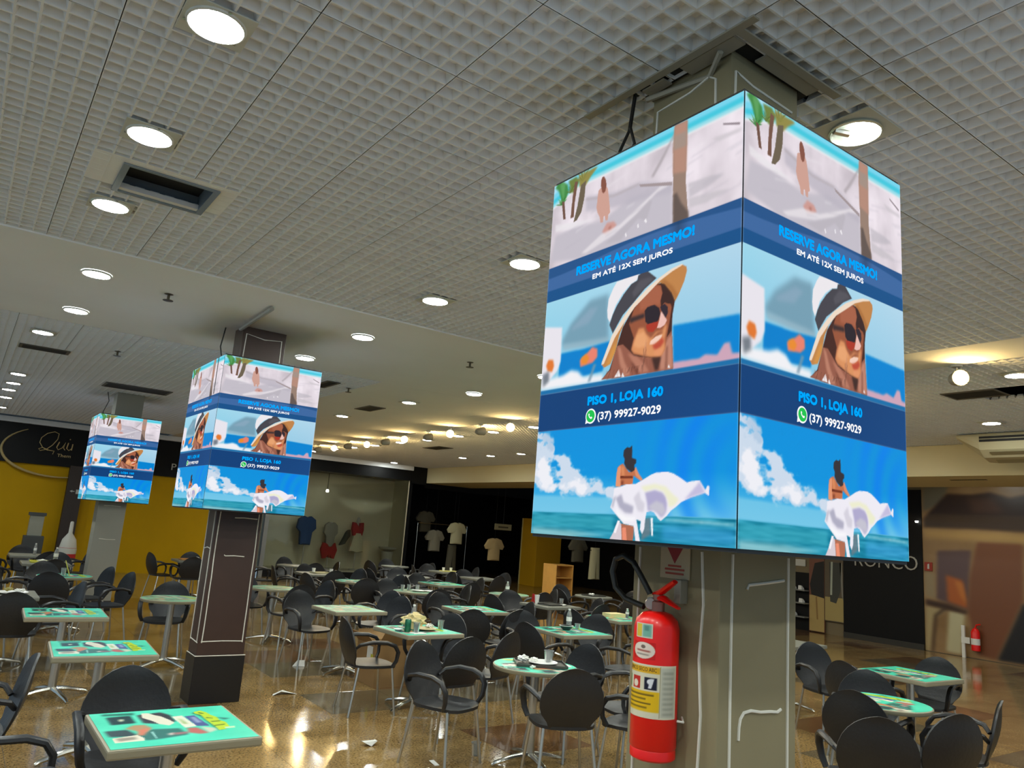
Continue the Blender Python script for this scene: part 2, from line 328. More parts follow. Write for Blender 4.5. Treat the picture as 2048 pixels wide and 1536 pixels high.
# ================================================================ LED CUBES
SCREEN_POLYS = [(0,(196,190,200),6,1,[(29,842),(182,844),(325,828),(485,859),(693,843),(700,740),(466,736),(180,743),(9,764)]),
(0,(186,180,192),6,0.75,[(216,920),(385,895),(538,889),(692,850),(694,825),(567,838),(390,851),(221,877)]),
(0,(190,184,192),4,0.7,[(769,831),(872,827),(926,817),(863,804),(777,794)]),
(0,(196,190,196),5,0.7,[(772,793),(903,783),(951,775),(855,765),(778,768)]),
(0,(205,198,204),4,0.8,[(868,919),(994,912),(994,904),(898,904)]),
(0,(232,228,232),4,0.8,[(24,875),(225,849),(282,844),(168,840),(28,853)]),
(0,(70,140,72),1,1,[(6,994),(33,977),(58,940),(76,936),(100,960),(91,985),(63,999),(29,1004)]),
(0,(110,175,110),1,0.6,[(38,996),(62,950),(70,949),(74,991),(58,999)]),
(0,(112,130,66),1,1,[(95,995),(147,997),(168,980),(145,950),(121,953)]),
(0,(146,138,74),1,1,[(161,994),(206,995),(264,997),(280,994),(238,974),(211,956),(171,958)]),
(0,(112,82,70),0,1,[(58,940),(75,937),(91,880),(76,882)]),
(0,(118,86,72),0,1,[(124,876),(130,939),(139,983),(158,979),(146,921),(145,876)]),
(0,(110,98,80),0,1,[(146,860),(165,903),(180,963),(211,970),(206,918),(192,880),(165,861)]),
(0,(172,163,168),1,0.8,[(696,984),(698,974),(639,918),(598,887),(586,892),(627,924),(684,972)]),
(0,(178,168,172),1,0.7,[(216,916),(386,888),(526,889),(526,884),(387,882),(217,909)]),
(0,(206,160,146),0,1,[(305,925),(318,926),(338,924),(348,914),(356,892),(363,867),(369,842),(359,838),(357,823),(345,825),(339,839),(332,838),(330,822),(316,824),(310,841),(294,858),(287,873),(290,896),(293,920)]),
(0,(222,178,160),3,0.7,[(317,897),(338,899),(352,863),(347,844),(323,849)]),
(0,(170,116,98),0,0.9,[(305,913),(311,895),(305,869),(302,873),(304,897)]),
(0,(134,84,70),0,1,[(307,932),(306,947),(313,956),(323,955),(333,944),(340,926),(335,910),(325,906),(316,911)]),
(0,(206,150,140),1,0.9,[(328,795),(354,816),(394,812),(412,798),(383,787),(351,783)]),
(0,(170,110,100),1,0.8,[(363,800),(379,804),(381,794),(370,791)]),
(0,(234,228,232),2,0.75,[(323,789),(428,796),(543,828),(635,855),(692,850),(619,842),(521,807),(398,775),(237,752),(208,757)]),
(0,(182,176,184),3,0.6,[(585,831),(597,825),(571,778),(528,793),(463,765),(439,751),(347,758),(398,771),(515,805)]),
(0,(240,236,240),0,1,[(559,780),(568,785),(575,774),(569,772)]),
(0,(240,236,240),0,1,[(524,775),(529,780),(534,768),(527,767)]),
(0,(240,236,240),0,1,[(460,763),(464,768),(471,757),(466,754)]),
(0,(164,150,152),0,1,[(525,885),(692,853),(693,844),(533,877)]),
(0,(152,128,114),0,1,[(696,1000),(755,998),(755,907),(757,837),(773,746),(767,735),(706,731),(698,842),(693,935)]),
(0,(184,140,122),2,0.9,[(696,999),(755,997),(756,931),(756,864),(697,873),(693,935)]),
(0,(160,145,135),3,0.8,[(694,972),(753,971),(755,931),(694,935)]),
(0,(92,80,76),2,0.85,[(701,817),(716,820),(740,788),(772,760),(773,743),(705,736)]),
(0,(150,138,145),0,1,[(914,945),(986,927),(986,921),(918,939)]),
(1,(112,150,170),10,0.85,[(120,520),(172,563),(281,613),(385,615),(399,490),(272,493),(123,503)]),
(1,(140,168,190),8,0.7,[(174,548),(284,590),(331,587),(277,550),(181,542)]),
(1,(150,180,195),6,0.8,[(128,508),(398,500),(399,486),(131,491)]),
(1,(2,128,205),5,1,[(116,484),(262,483),(410,488),(374,413),(247,408),(110,413)]),
(1,(2,132,210),5,1,[(721,491),(1001,483),(1003,389),(727,397)]),
(1,(205,165,185),5,1,[(726,404),(840,402),(865,409),(914,403),(941,426),(962,426),(973,401),(1003,399),(1004,378),(728,383)]),
(1,(232,228,236),5,1,[(-1,572),(115,558),(119,463),(100,437),(11,393),(-3,417)]),
(1,(240,240,244),7,1,[(-3,414),(141,422),(189,432),(233,425),(265,406),(375,405),(377,387),(1,390)]),
(1,(225,120,50),4,1,[(25,458),(38,474),(69,471),(78,453),(67,437),(37,442)]),
(1,(90,100,110),6,0.8,[(4,433),(47,441),(51,412),(13,398)]),
(1,(232,130,110),4,1,[(281,470),(309,483),(339,475),(341,453),(314,440),(279,438),(244,435),(238,455)]),
(1,(232,140,50),3,1,[(247,460),(275,468),(295,455),(279,440),(249,443)]),
(1,(120,150,170),4,0.8,[(320,436),(338,435),(308,392),(291,391)]),
(1,(72,42,36),0,1,[(473,516),(518,553),(578,588),(634,605),(675,601),(709,573),(726,550),(717,517),(716,480),(728,387),(651,388),(477,389),(373,392),(413,414),(441,462)]),
(1,(150,92,74),0,1,[(449,471),(477,472),(520,448),(537,436),(622,424),(666,418),(692,464),(716,480),(729,389),(651,388),(477,389),(369,391),(417,412),(431,443)]),
(1,(200,142,120),1,0.8,[(666,418),(699,463),(717,470),(727,390),(704,390),(669,390)]),
(1,(190,128,105),1,0.8,[(504,447),(552,435),(593,412),(617,391),(572,391),(538,417)]),
(1,(196,136,112),1,0.8,[(449,471),(467,463),(490,427),(525,391),(493,390),(466,424)]),
(1,(110,62,50),1,0.8,[(522,424),(538,417),(572,391),(553,390)]),
(1,(110,62,50),1,0.8,[(693,445),(700,444),(699,391),(692,390)]),
(1,(152,86,60),0,1,[(505,521),(526,554),(578,590),(634,603),(664,595),(692,562),(712,536),(704,500),(698,482),(690,449),(687,437),(668,422),(629,425),(536,442),(523,453),(533,482)]),
(1,(168,98,72),2,1,[(556,574),(627,601),(657,594),(666,577),(657,548),(627,554),(589,549),(558,547)]),
(1,(218,146,96),1,1,[(556,503),(581,502),(594,486),(618,472),(643,485),(672,485),(690,502),(693,490),(685,465),(689,440),(670,423),(640,423),(591,431),(536,444),(523,453),(533,474),(544,488)]),
(1,(236,170,120),4,0.7,[(548,488),(582,492),(603,472),(597,455),(559,454),(534,462)]),
(1,(236,190,180),0,1,[(663,533),(681,518),(692,507),(682,497),(661,492),(646,494),(656,512)]),
(1,(62,40,38),0,1,[(655,602),(682,599),(709,575),(719,558),(715,544),(693,547),(678,552),(661,543),(658,559),(666,577)]),
(1,(60,46,48),1,1,[(508,536),(559,537),(582,538),(583,527),(529,524),(511,521)]),
(1,(46,38,46),0,1,[(582,544),(596,552),(630,553),(653,542),(660,528),(652,513),(638,502),(608,504),(588,516)]),
(1,(172,58,42),0,1,[(592,508),(641,510),(653,510),(647,497),(628,486),(605,489),(595,498)]),
(1,(52,42,52),0,1,[(657,544),(679,549),(694,539),(695,524),(685,513),(673,525),(663,534)]),
(1,(120,60,45),1,0.8,[(626,471),(651,482),(673,483),(675,479),(655,476),(630,468)]),
(1,(244,206,186),0,1,[(617,465),(644,474),(673,475),(668,467),(638,455),(614,457)]),
(1,(190,78,58),1,1,[(627,454),(656,460),(674,469),(683,457),(666,445),(646,441),(635,444)]),
(1,(228,150,105),2,0.8,[(639,440),(665,443),(683,441),(677,428),(659,424),(636,429)]),
(1,(68,44,40),1,1,[(626,424),(671,421),(658,391),(644,392)]),
(1,(245,240,242),0,1,[(440,392),(463,410),(473,391)]),
(1,(245,240,242),0,1,[(477,390),(482,402),(494,388)]),
(1,(245,240,242),0,1,[(704,393),(707,401),(715,391)]),
(1,(192,132,76),0,1,[(366,431),(375,446),(421,496),(475,536),(525,566),(597,595),(652,614),(709,628),(752,634),(773,625),(776,615),(765,591),(745,566),(727,549),(710,571),(675,598),(653,604),(615,602),(548,571),(484,531),(458,500),(441,462),(416,428),(382,421)]),
(1,(160,100,52),4,0.6,[(653,604),(675,598),(710,571),(727,549),(738,563),(712,588),(674,609)]),
(1,(214,150,70),3,0.8,[(390,426),(428,473),(444,480),(438,456),(412,427)]),
(1,(238,218,198),0,1,[(366,430),(368,437),(416,502),(471,541),(520,570),(594,601),(650,618),(707,631),(751,635),(757,632),(710,624),(654,610),(603,589),(531,560),(484,531),(432,493),(379,431)]),
(1,(236,232,236),0,1,[(383,571),(388,601),(411,627),(429,641),(546,645),(535,629),(503,623),(464,605),(429,579),(411,553),(400,538),(387,551)]),
(1,(72,70,78),0,1,[(542,640),(569,645),(591,643),(635,619),(577,600),(524,573),(470,548),(443,526),(420,506),(399,531),(415,556),(434,576),(469,602),(508,623),(538,628)]),
(1,(92,90,98),4,0.7,[(551,626),(598,627),(621,619),(569,601),(523,586),(514,600)]),
(2,(214,222,236),5,0.95,[(-3,271),(66,247),(161,212),(231,181),(304,161),(236,145),(267,153),(294,136),(344,134),(398,131),(417,114),(461,132),(485,114),(470,101),(348,97),(223,99),(3,108),(-8,216)]),
(2,(240,240,246),5,0.95,[(8,206),(94,204),(148,166),(179,134),(219,128),(255,147),(295,131),(368,128),(399,114),(285,109),(31,114)]),
(2,(170,196,222),5,0.7,[(-2,267),(110,233),(161,212),(142,203),(12,227)]),
(2,(120,200,232),8,0.8,[(-10,99),(464,96),(468,60),(-4,61)]),
(2,(60,170,190),6,0.7,[(1,52),(469,52),(473,19),(3,20)]),
(2,(150,200,205),8,0.8,[(4,17),(235,15),(452,6),(8,-9)]),
(2,(190,225,230),1,1,[(717,51),(863,50),(995,47),(995,44),(863,46),(717,49)]),
(2,(60,160,215),10,0.7,[(704,38),(996,36),(997,4),(706,5)]),
(2,(216,204,212),0,1,[(453,-4),(476,17),(495,44),(517,35),(519,-4)]),
(2,(246,240,246),0,1,[(475,16),(495,44),(506,43),(487,14)]),
(2,(116,124,132),3,0.8,[(619,50),(651,54),(656,16),(629,8),(610,1)]),
(2,(240,244,248),0,1,[(651,53),(661,53),(665,13),(658,14)]),
(2,(176,108,82),0,1,[(512,37),(575,33),(575,15),(571,-4),(553,-5),(519,-3)]),
(2,(236,142,112),0,1,[(518,28),(536,29),(544,-3),(522,-2)]),
(2,(196,114,76),0,1,[(479,150),(480,167),(493,174),(507,177),(522,167),(541,156),(565,163),(571,168),(587,152),(607,139),(598,136),(577,143),(563,148),(559,127),(522,127),(507,126),(494,126),(476,123)]),
(2,(228,152,114),0,1,[(475,123),(478,157),(486,171),(498,172),(497,150),(501,122)]),
(2,(226,150,112),0,0.8,[(565,163),(572,168),(587,152),(607,139),(598,136),(573,148)]),
(2,(228,150,100),1,0.8,[(499,170),(513,172),(517,150),(507,143)]),
(2,(110,46,28),0,1,[(496,142),(560,142),(558,147),(497,148)]),
(2,(110,50,35),1,1,[(502,136),(515,136),(512,126),(505,126)]),
(2,(54,50,56),0,1,[(507,196),(509,209),(525,216),(540,214),(545,218),(550,218),(551,207),(551,190),(572,186),(573,177),(564,173),(567,161),(551,156),(526,165),(513,177),(515,187)]),
(2,(238,235,244),0,1,[(469,120),(503,123),(529,128),(575,129),(611,139),(644,149),(669,154),(720,155),(745,151),(777,141),(804,131),(825,134),(856,135),(868,125),(880,115),(888,125),(896,122),(894,103),(878,109),(861,106),(821,99),(783,89),(762,79),(742,71),(724,59),(697,47),(683,53),(666,65),(650,68),(631,65),(626,46),(624,28),(615,16),(604,26),(606,45),(585,48),(607,-2),(586,-3),(573,33),(524,37),(491,54),(453,74),(465,93)]),
(2,(176,170,206),2,1,[(620,110),(666,115),(698,110),(715,101),(722,85),(720,69),(708,58),(696,55),(683,64),(663,70),(637,68),(632,86)]),
(2,(206,205,210),4,0.7,[(636,78),(674,91),(706,85),(717,69),(702,58),(682,66),(650,72)]),
(2,(236,236,206),4,1,[(599,123),(665,129),(713,123),(748,105),(773,95),(756,82),(732,77),(724,94),(704,112),(666,118),(620,111)]),
(2,(196,190,222),2,1,[(856,134),(848,127),(806,101),(794,94),(821,99),(861,106),(879,109)]),
(2,(176,174,194),3,1,[(479,96),(507,105),(520,86),(541,83),(569,77),(565,61),(529,62),(499,74)]),
(2,(180,180,196),1,1,[(459,76),(468,96),(482,101),(473,86),(467,72)]),
(2,(196,192,206),5,0.6,[(567,97),(593,113),(602,94),(622,84),(617,65),(590,67)]),
(2,(250,250,252),2,0.9,[(481,74),(501,61),(537,52),(585,53),(572,46),(524,43),(490,58)])]

cv = Canvas(300, 450, (222,212,220))
U, V = cv.u, cv.v
n1 = cv.fbm(4, 2, 3); n2 = cv.fbm(10, .6, 11)
# beach scene
cv.a += ((n1-.5)*64)[...,None]; cv.a += ((n2-.5)*50)[...,None]
sh = .953 - np.clip((.16-U)/.16,0,1)*.03; dist = V-sh
for t, c in ((0,(232,232,236)),(.006,(150,220,232)),(.016,(70,200,222)),(.030,(120,212,236)),(.047,(165,222,244))):
    cv.mix(np.clip((dist-t)/.008,0,1), c)
for s_, c, b, a, pts in SCREEN_POLYS:
    if s_ == 0: cv.poly([(x/1000,y/1000) for x,y in pts], c, b*.6, a)
# palm fronds as strokes, thin cast shadows on the sand
rp = random.Random(5)
for cx, cz, n_, sx, cols in ((.058,.930,16,.045,((58,128,62),(96,164,84),(40,104,52))),(.112,.955,12,.04,((104,124,58),(132,142,72),(84,104,50))),(.190,.975,16,.055,((136,132,66),(160,150,84),(108,116,56)))):
    for k in range(n_):
        a = R(20+140*k/(n_-1)+rp.uniform(-8,8)); ln = rp.uniform(.5,1.0)*sx; dx, dz = math.cos(a)*ln, math.sin(a)*ln*.95; px, pz = -dz*.045, dx*.045
        cv.poly([(cx-px,cz-pz),(cx+px,cz+pz),(cx+dx*.6+px,cz+dz*.6+pz),(cx+dx,cz+dz*.85),(cx+dx*.6-px,cz+dz*.6-pz)], cols[k%3], 0, .9)
for k in range(26):
    u_, v_ = rp.uniform(.02,.98), rp.uniform(.76,.93); ln = rp.uniform(.04,.14); cv.poly([(u_,v_),(u_+ln,v_+ln*.12),(u_+ln*1.1,v_+ln*.12+.004),(u_+.01,v_+.006)], (184,178,190) if k%3 else (240,236,240), 1.2, .35)
for s_, c, b, a, pts in SCREEN_POLYS:
    if s_ == 0 and (c in ((206,160,146),(134,84,70),(152,128,114),(184,140,122),(160,145,135),(92,80,76),(164,150,152)) or (c[0] < 120 and c[1] < c[0])): cv.poly([(x/1000,y/1000) for x,y in pts], c, b*.6, a)
# portrait scene
mid = cv.band(.3865,.643); top = cv.a.copy()
sky = np.stack([150+(V-.5)*120+(U-.5)*20, 205+(V-.5)*60, 230+(V-.5)*30],-1)
cv.a = np.where(mid[...,None] > .5, sky, cv.a)
for s_, c, b, a, pts in SCREEN_POLYS:
    if s_ == 1: cv.poly([(x/1000,y/1000) for x,y in pts], c, b*.6, a, mid)
for k in range(44):      # loose strands of hair
    u0, v0 = rp.uniform(.41,.60), rp.uniform(.42,.475); u1, v1 = u0+rp.uniform(-.035,.02), rp.uniform(.388,.405); wd = rp.uniform(.0012,.003); cl = ((96,54,42),(196,138,116),(170,108,86),(74,44,38))[k%4]
    cv.poly([(u0,v0),(u0+wd,v0),((u0+u1)/2+wd+.006,(v0+v1)/2),(u1+wd,v1),(u1,v1),((u0+u1)/2+.006,(v0+v1)/2)], cl, 0, .55, mid*(V < .475)*((U > .585) | (U < .40) | (V < .411)))
# sea scene
low = cv.band(-1,.2735); t = np.clip((V-.057)/.216,0,1)[...,None]
skyb = np.array((110,196,232))*(1-np.clip(t*2.2,0,1))+np.array((10,150,222))*np.clip(t*2.2,0,1); skyb = skyb*(1-t*.25)+np.array((0,128,214))*t*.25
cv.a = np.where(low[...,None] > .5, skyb, cv.a)
mo = np.exp(-((U-.8)/.16)**2)*(V > .06)*(V < .2735)*(.5+.5*np.sin(60*np.hypot(U-1.02,(V-.15)*1.4)))*.55
cv.mix(mo, (0,120,245))
CLOUDC = ((214,222,236),(240,240,246),(170,196,222),(120,200,232))
cf = cv.fbm(8,2.4,41)*.6+cv.fbm(20,2.2,51)*.4
for s_, c, b, a, pts in SCREEN_POLYS:
    if s_ == 2 and c in CLOUDC:
        mk = Canvas(300,450,(0,0,0)); mk.poly([(x/1000,y/1000) for x,y in pts], (1,1,1), 13, 1.0); k = mk.a[...,0]
        cv.mix(low*a*np.clip((k*1.25+(cf-.5)*(3.4 if c != (120,200,232) else .3)-.40)/.30,0,1)*np.clip(k*4,0,1), c)
sea = cv.band(-1,.0575,.002); ripple = cv.noise(9,150,21)*.6+cv.noise(20,220,22)*.4
cv.mix(sea, (28,138,168)); cv.a += (sea*(ripple-.5)*95)[...,None]
for s_, c, b, a, pts in SCREEN_POLYS:
    if s_ == 2 and c not in CLOUDC: cv.poly([(x/1000,y/1000) for x,y in pts], c, b*.6, a, low)
# text bands
cv.mix(cv.band(.6425,.7455), (38,84,138)); cv.mix(cv.band(.6765,.7455)*np.clip((.728-.012*np.cos(U*5)-V)/.004,0,1), (62,104,160)); cv.mix(cv.band(.6425,.6765), (24,82,138))
cv.mix(cv.band(.708,.7455)*np.clip(1-abs(U-.73)/.05,0,1)*.45, (30,48,72))
cv.mix(cv.band(.2735,.3765), (16,64,120)); cv.mix(cv.band(.2735,.3765)*np.clip(U*1.1-V*2+.15,0,1)*.5, (34,86,148)); cv.mix(cv.band(.3765,.3875), (26,112,170))
edge = np.maximum(np.clip((.004-U)/.004,0,1), np.clip((U-.996)/.004,0,1)); cv.mix(edge*.35, (225,240,250))
SCREENM = vcol('led_screen', emit=1.0)
SCREEN = cv.mesh('screen', SCREENM, lambda u,v: (u, u*0, v))
LBLUE = mat('led_text_blue', lin((0,168,255)), emit=1.0); LWHITE = mat('led_text_white', lin((250,252,255)), emit=1.0); LGREEN = mat('led_icon_green', lin((40,196,84)), emit=1.0)
for q in (LBLUE,LWHITE,LGREEN): q.cycles.emission_sampling = 'NONE'
WB, HB = .963, 1.444
TX = []
for nm, body, u0, u1, v0, h, m_, bold in (('headline','RESERVE AGORA MESMO!',.190,.810,.6962,.0255,LBLUE,.0026),('tagline','EM ATÉ 12X SEM JUROS',.290,.711,.6655,.0215,LWHITE,.0012),
      ('shop_line','PISO 1, LOJA 160',.304,.692,.3235,.0295,LBLUE,.0026),('phone_line','(37) 99927-9029',.363,.683,.2835,.0255,LWHITE,.0012)):
    me = text_mesh(body, nm, u1-u0-2*bold, h-bold, fat=bold); me.materials.append(m_); TX.append((nm, me, u0, v0))
def flatpoly(name, polys, m_, y=0):
    mb = MB()
    for pts in polys: mb.add([(x,y,z) for x,z in pts], [tuple(range(len(pts)))])
    return mb.mesh(name, m_, fix=False)
asp = WB/HB
def circ(cx, cz, r, a0=0, a1=360, n=28): return [(cx+r*math.cos(R(a0+(a1-a0)*k/n)), cz+r*asp*math.sin(R(a0+(a1-a0)*k/n))) for k in range(n)]
ic = (.323,.3005)
ICON_W = flatpoly('phone_icon', [circ(*ic,.029), [(.294,.2815),(.298,.296),(.312,.2845)]], LWHITE)
ICON_G = flatpoly('icon_bubble', [circ(*ic,.0235)], LGREEN)
hs = [(-.011,.009),(-.007,.011),(-.003,.006),(-.006,.003),(-.002,-.002),(.003,-.005),(.006,-.002),(.012,-.006),(.008,-.011),(.002,-.011),(-.006,-.005),(-.011,.003)]
ICON_H = flatpoly('icon_handset', [[(ic[0]+x, ic[1]+z*asp) for x,z in hs]], LWHITE)
def led_cube(x0, x1, y0, y1, z0, z1, label, seam=False):
    e = empty('led_advertising_cube', ((x0+x1)/2,(y0+y1)/2,z0)); tag(e, label, 'led display', 'LED advertising cubes on the pillars')
    hx, hy, h = (x1-x0)/2, (y1-y0)/2, z1-z0; g = .006
    MB().box(-hx+g,hx-g,-hy+g,-hy+.05,-.012,h+.012).box(-hx+g,hx-g,hy-.05,hy-g,-.012,h+.012).box(-hx+g,-hx+.05,-hy+.05,hy-.05,-.012,h+.012).box(hx-.05,hx-g,-hy+.05,hy-.05,-.012,h+.012).obj('cabinet', CABM, e)
    bxx, byy = .235, .235
    for q in ((-hx+.05,hx-.05,-hy+.05,-byy),(-hx+.05,hx-.05,byy,hy-.05),(-hx+.05,-bxx,-byy,byy),(bxx,hx-.05,-byy,byy)): MB().box(*q,-.010,-.004).obj('underside_panel', CABM, e)
    for nm, loc, rz, wd in (('front',(-hx,-hy,0),0,2*hx),('left',(-hx,hy,0),-90,2*hy),('right',(hx,-hy,0),90,2*hy),('rear',(hx,hy,0),180,2*hx)):
        inset = .003; d = Vector((math.cos(R(rz)),math.sin(R(rz)),0))
        s = link('screen', SCREEN, None, e, Vector(loc)+d*inset, (0,0,R(rz)), (wd-2*inset,1,h))
        for tn, me, u0, v0 in TX: link(tn, me, None, s, (u0,-.0025,v0))
        link('phone_icon', ICON_W, None, s, (0,-.0015,0)); link('icon_bubble', ICON_G, None, s, (0,-.0025,0)); link('icon_handset', ICON_H, None, s, (0,-.0035,0))
    if seam: MB().box(-hx-.004,-hx+.004,-hy+.20,-hy+.212,.75*h,h).obj('panel_seam', CABM, e)
    return e
led_cube(1.819,2.782,1.4135,2.385,1.80,3.244,'largest LED cube with beach travel advert, on the near grey pillar')
led_cube(1.81,2.773,7.298,8.517,1.80,3.235,'middle-sized LED cube with travel advert on the brown pillar', True)
led_cube(1.691,2.654,14.27,15.233,1.80,3.225,'smallest LED cube farthest away before the yellow wall')
# ================================================================ PILLARS
def pillar(name, x0, x1, y0, y1, m_, label, base=None, lines=()):
    e = empty(name, ((x0+x1)/2,(y0+y1)/2,0)); tag(e, label, 'pillar'); hx, hy = (x1-x0)/2, (y1-y0)/2
    MB().box(-hx,hx,-hy,hy,0 if not base else base,ZC+.25).obj('shaft', m_, e, .006)
    if base: MB().box(-hx-.012,hx+.012,-hy-.012,hy+.012,0,base).obj('plinth', BLACKB, e, .004)
    for face, pts in lines:      # face: 'L' left (-x) side, u along +y ; 'F' front (-y) side, u along +x ; z absolute
        P = [((-hx-.001, -hy+u*2*hy, z) if face == 'L' else (-hx+u*2*hx, -hy-.001, z)) for u, z in pts]
        MB().tube(P, .0055, 6).obj('sealant_line', SEAL, e)
    return e
def wob(face, u, z0, z1, n=7, a=.012): return (face, [(u+random.uniform(-a,a), z0+(z1-z0)*k/n) for k in range(n+1)])
pillar('grey_pillar', 2.096,2.519,1.693,2.096, GREYP, 'grey painted pillar carrying the largest LED cube and an extinguisher', None,
   [wob('L',.20,.2,1.78,9,.035), wob('L',.92,.2,1.78,3,.005), wob('F',.14,.2,1.78,6,.004), wob('F',.88,.2,1.78,6,.004),
    ('F',[(.25,1.185),(.255,1.225),(.27,1.25),(.31,1.268),(.40,1.272),(.52,1.264),(.65,1.262),(.74,1.258),(.79,1.266)]), ('F',[(.33,1.665),(.35,1.68),(.6,1.69),(.82,1.70)]),
    ('L',[(.17,3.35),(.18,3.575),(.26,3.60),(.5,3.575),(.72,3.57),(.93,3.565),(.95,3.35)]), ('F',[(.05,3.35),(.06,3.585),(.12,3.58),(.30,3.565),(.6,3.56),(.9,3.555)])])
pillar('brown_pillar', 2.067,2.513,7.756,8.06, BROWNP, 'dark brown pillar with black plinth and white sealant outlines', .43,
   [wob('F',.08,.55,1.78,8,.008), wob('F',.93,.55,1.78,8,.008), ('F',[(.06,.56),(.5,.565),(.93,.56)]), ('F',[(.28,1.37),(.31,1.36),(.5,1.365),(.72,1.36)]),
    ('F',[(.4,1.73),(.6,1.735),(.9,1.73)]), wob('L',.12,.55,1.78,6,.01), ('L',[(.05,.55),(.9,.56)]), ('L',[(.1,1.42),(.5,1.43),(.9,1.41)]),
    ('F',[(.06,3.27),(.08,3.58),(.5,3.55),(.9,3.57),(.91,3.27)]), wob('L',.9,.55,1.78,4,.01)])
MB().tube([(-.235,.14,.432),(-.235,-.164,.432),(.235,-.164,.432)],.005,6).obj('sealant_line', SEAL, bpy.data.objects['brown_pillar'])
pillar('pale_grey_pillar', 1.94,2.37,14.56,14.94, mat('pale_pillar_paint', lin((150,148,136)),.5), 'pale grey pillar under the smallest LED cube before yellow wall', .16,
   [('F',[(.22,1.17),(.5,1.16),(.8,1.165)]), ('F',[(.2,1.72),(.5,1.725),(.8,1.72)])])
# ================================================================ LIGHTS AND CEILING FITTINGS
ORD = ['nearest','second','third','fourth','fifth','sixth','seventh','eighth','ninth','tenth','eleventh','twelfth']
def downlight_proto(plate):
    e = empty('recessed_downlight')
    if plate:
        MB().box(-.128,.128,-.125,.125,-.007,-.001).obj('plate', PLATE, e, .002)
        for a in (40,160,280): MB().lathe([(.0,-.004),(.006,-.004),(.006,0),(.0,0)],8,(.117*math.cos(R(a)),.117*math.sin(R(a)),-.008),False).obj('screw', STEEL, e)
    MB().lathe([(.098,-.008),(.104,-.017),(.112,-.014),(.115,-.004),(.112,0)],36,cap=False).obj('trim_ring', mat('trim_white',(.7,.72,.66),.35), e)
    MB().lathe([(.098,-.011),(.080,-.019),(.001,-.024)],18,cap=False).obj('lamp', LAMPM, e)
    return e
PROTO = {True: downlight_proto(True), False: downlight_proto(False)}; used = set()
def downlight(x, y, label, group, plate=True):
    o = PROTO[plate] if plate not in used else copytree(PROTO[plate]); used.add(plate)
    o.location = (x,y,ZC-.001); tag(o, label, 'downlight', group); return o
ROWS = [('leftmost row of downlights', [(.50,2.89),(.48,4.06),(.47,5.25),(.62,7.01),(.64,8.59),(.47,10.11),(.44,14.07),(.44,15.33),(.42,16.4),(.43,17.8),(.43,20.0)]),
        ('row between the LED cubes', [(2.93,4.12),(2.95,5.40),(3.09,7.12),(3.07,8.69)]),
        ('short row above the middle tables', [(5.46,7.05),(5.59,8.85),(5.42,10.44),(5.45,13.07)]),
        ('long row under the warm-lit ceiling', [(8.05,10.66),(8.09,12.0),(8.11,13.3),(8.17,14.7),(8.13,15.9),(8.16,17.3),(8.12,18.5),(8.06,19.6),(8.11,21.1)]),
        ('farthest row before the cream bulkhead', [(10.76,14.7),(10.76,16.0),(10.8,17.4),(10.9,21.6)])]
for rn, L_ in ROWS:
    for k, (x,y) in enumerate(L_): downlight(x, y, f'{ORD[k]} round downlight in the {rn}', rn, plate=not (YA < y < YB))
downlight(8.08,3.02,'round downlight at right edge beside the warm spotlight','right-hand downlights'); downlight(10.7,4.33,'round downlight above the hanging air conditioner','right-hand downlights')
for x,y in [(-2,-.7),(-2,1.5),(-2,3.7),(-2,5.9),(-2,8.4),(-2,11),(.5,-.7),(.5,.5),(.5,1.68),(2.93,-.7),(2.93,.4),(2.93,2.9),(5.42,-.7),(5.42,.4),(5.42,1.68),(5.42,2.9),(5.42,4.1),(5.42,5.4),(8.08,1.0),(8.08,-.6),(8.08,5.5),(8.08,7.0),(8.08,8.7),(10.7,2.2),(10.7,.4),(10.7,7.0),(10.7,8.7),(10.7,10.4),(10.7,11.8),(15.6,7),(15.6,4.5)]:
    downlight(x, y, 'round downlight out of the photographed view', 'unseen downlights', plate=not (YA < y < YB))
# the open lamp beside the big cube: bowl reflector with a bulb
e = tag(empty('bowl_downlight', (2.93,1.68,ZC-.001)), 'open bowl downlight with visible bulb right of largest LED cube', 'downlight')
MB().box(-.14,.14,-.14,.14,-.006,-.001).obj('plate', PLATE, e, .002)
MB().lathe([(.108,-.007),(.112,-.018),(.104,-.022),(.096,-.014),(.07,-.009),(.02,-.0075)],36,cap=False).obj('reflector', mat('reflector_silver',(.75,.8,.7),.25,.6), e)
MB().lathe([(.001,-.026),(.03,-.025),(.050,-.020),(.052,-.014),(.030,-.0095)],20,(.03,-.025,0),cap=False).obj('lamp', LAMPM, e)
MB().tube([(-.02,.02,-.018),(-.085,.05,-.016)],.016,8).obj('lamp_socket', ALU, e)
# adjustable warm spotlights on the strip at x = 7.4
def spot(x, y, az, el, label):
    e = tag(empty('ceiling_spotlight', (x,y,ZC)), label, 'spotlight', 'warm spotlights along the ceiling strip')
    d = Vector((math.cos(R(az))*math.cos(R(el)), math.sin(R(az))*math.cos(R(el)), math.sin(R(el)))); c = Vector((0,0,-.13))
    MB().lathe([(.045,-.02),(.05,-.012),(.05,0)],16).obj('canopy', mat('spot_white',(.7,.68,.6),.4), e)
    MB().tube([(0,0,-.015),(0,0,-.10)],.008,8).obj('stem', ALU, e)
    MB().tube([c-d*.09, c-d*.05, c+d*.08],[.040,.062,.076],16).obj('can', mat('spot_can',(.30,.27,.2),.4), e)
    MB().tube([c+d*.0805, c+d*.088],[.069,.060],16).obj('lamp', WARMM, e)
sp = [(7.35,10.4),(7.32,12.3),(7.36,14.2),(7.45,16.2),(7.45,18.1),(7.45,20.0)]
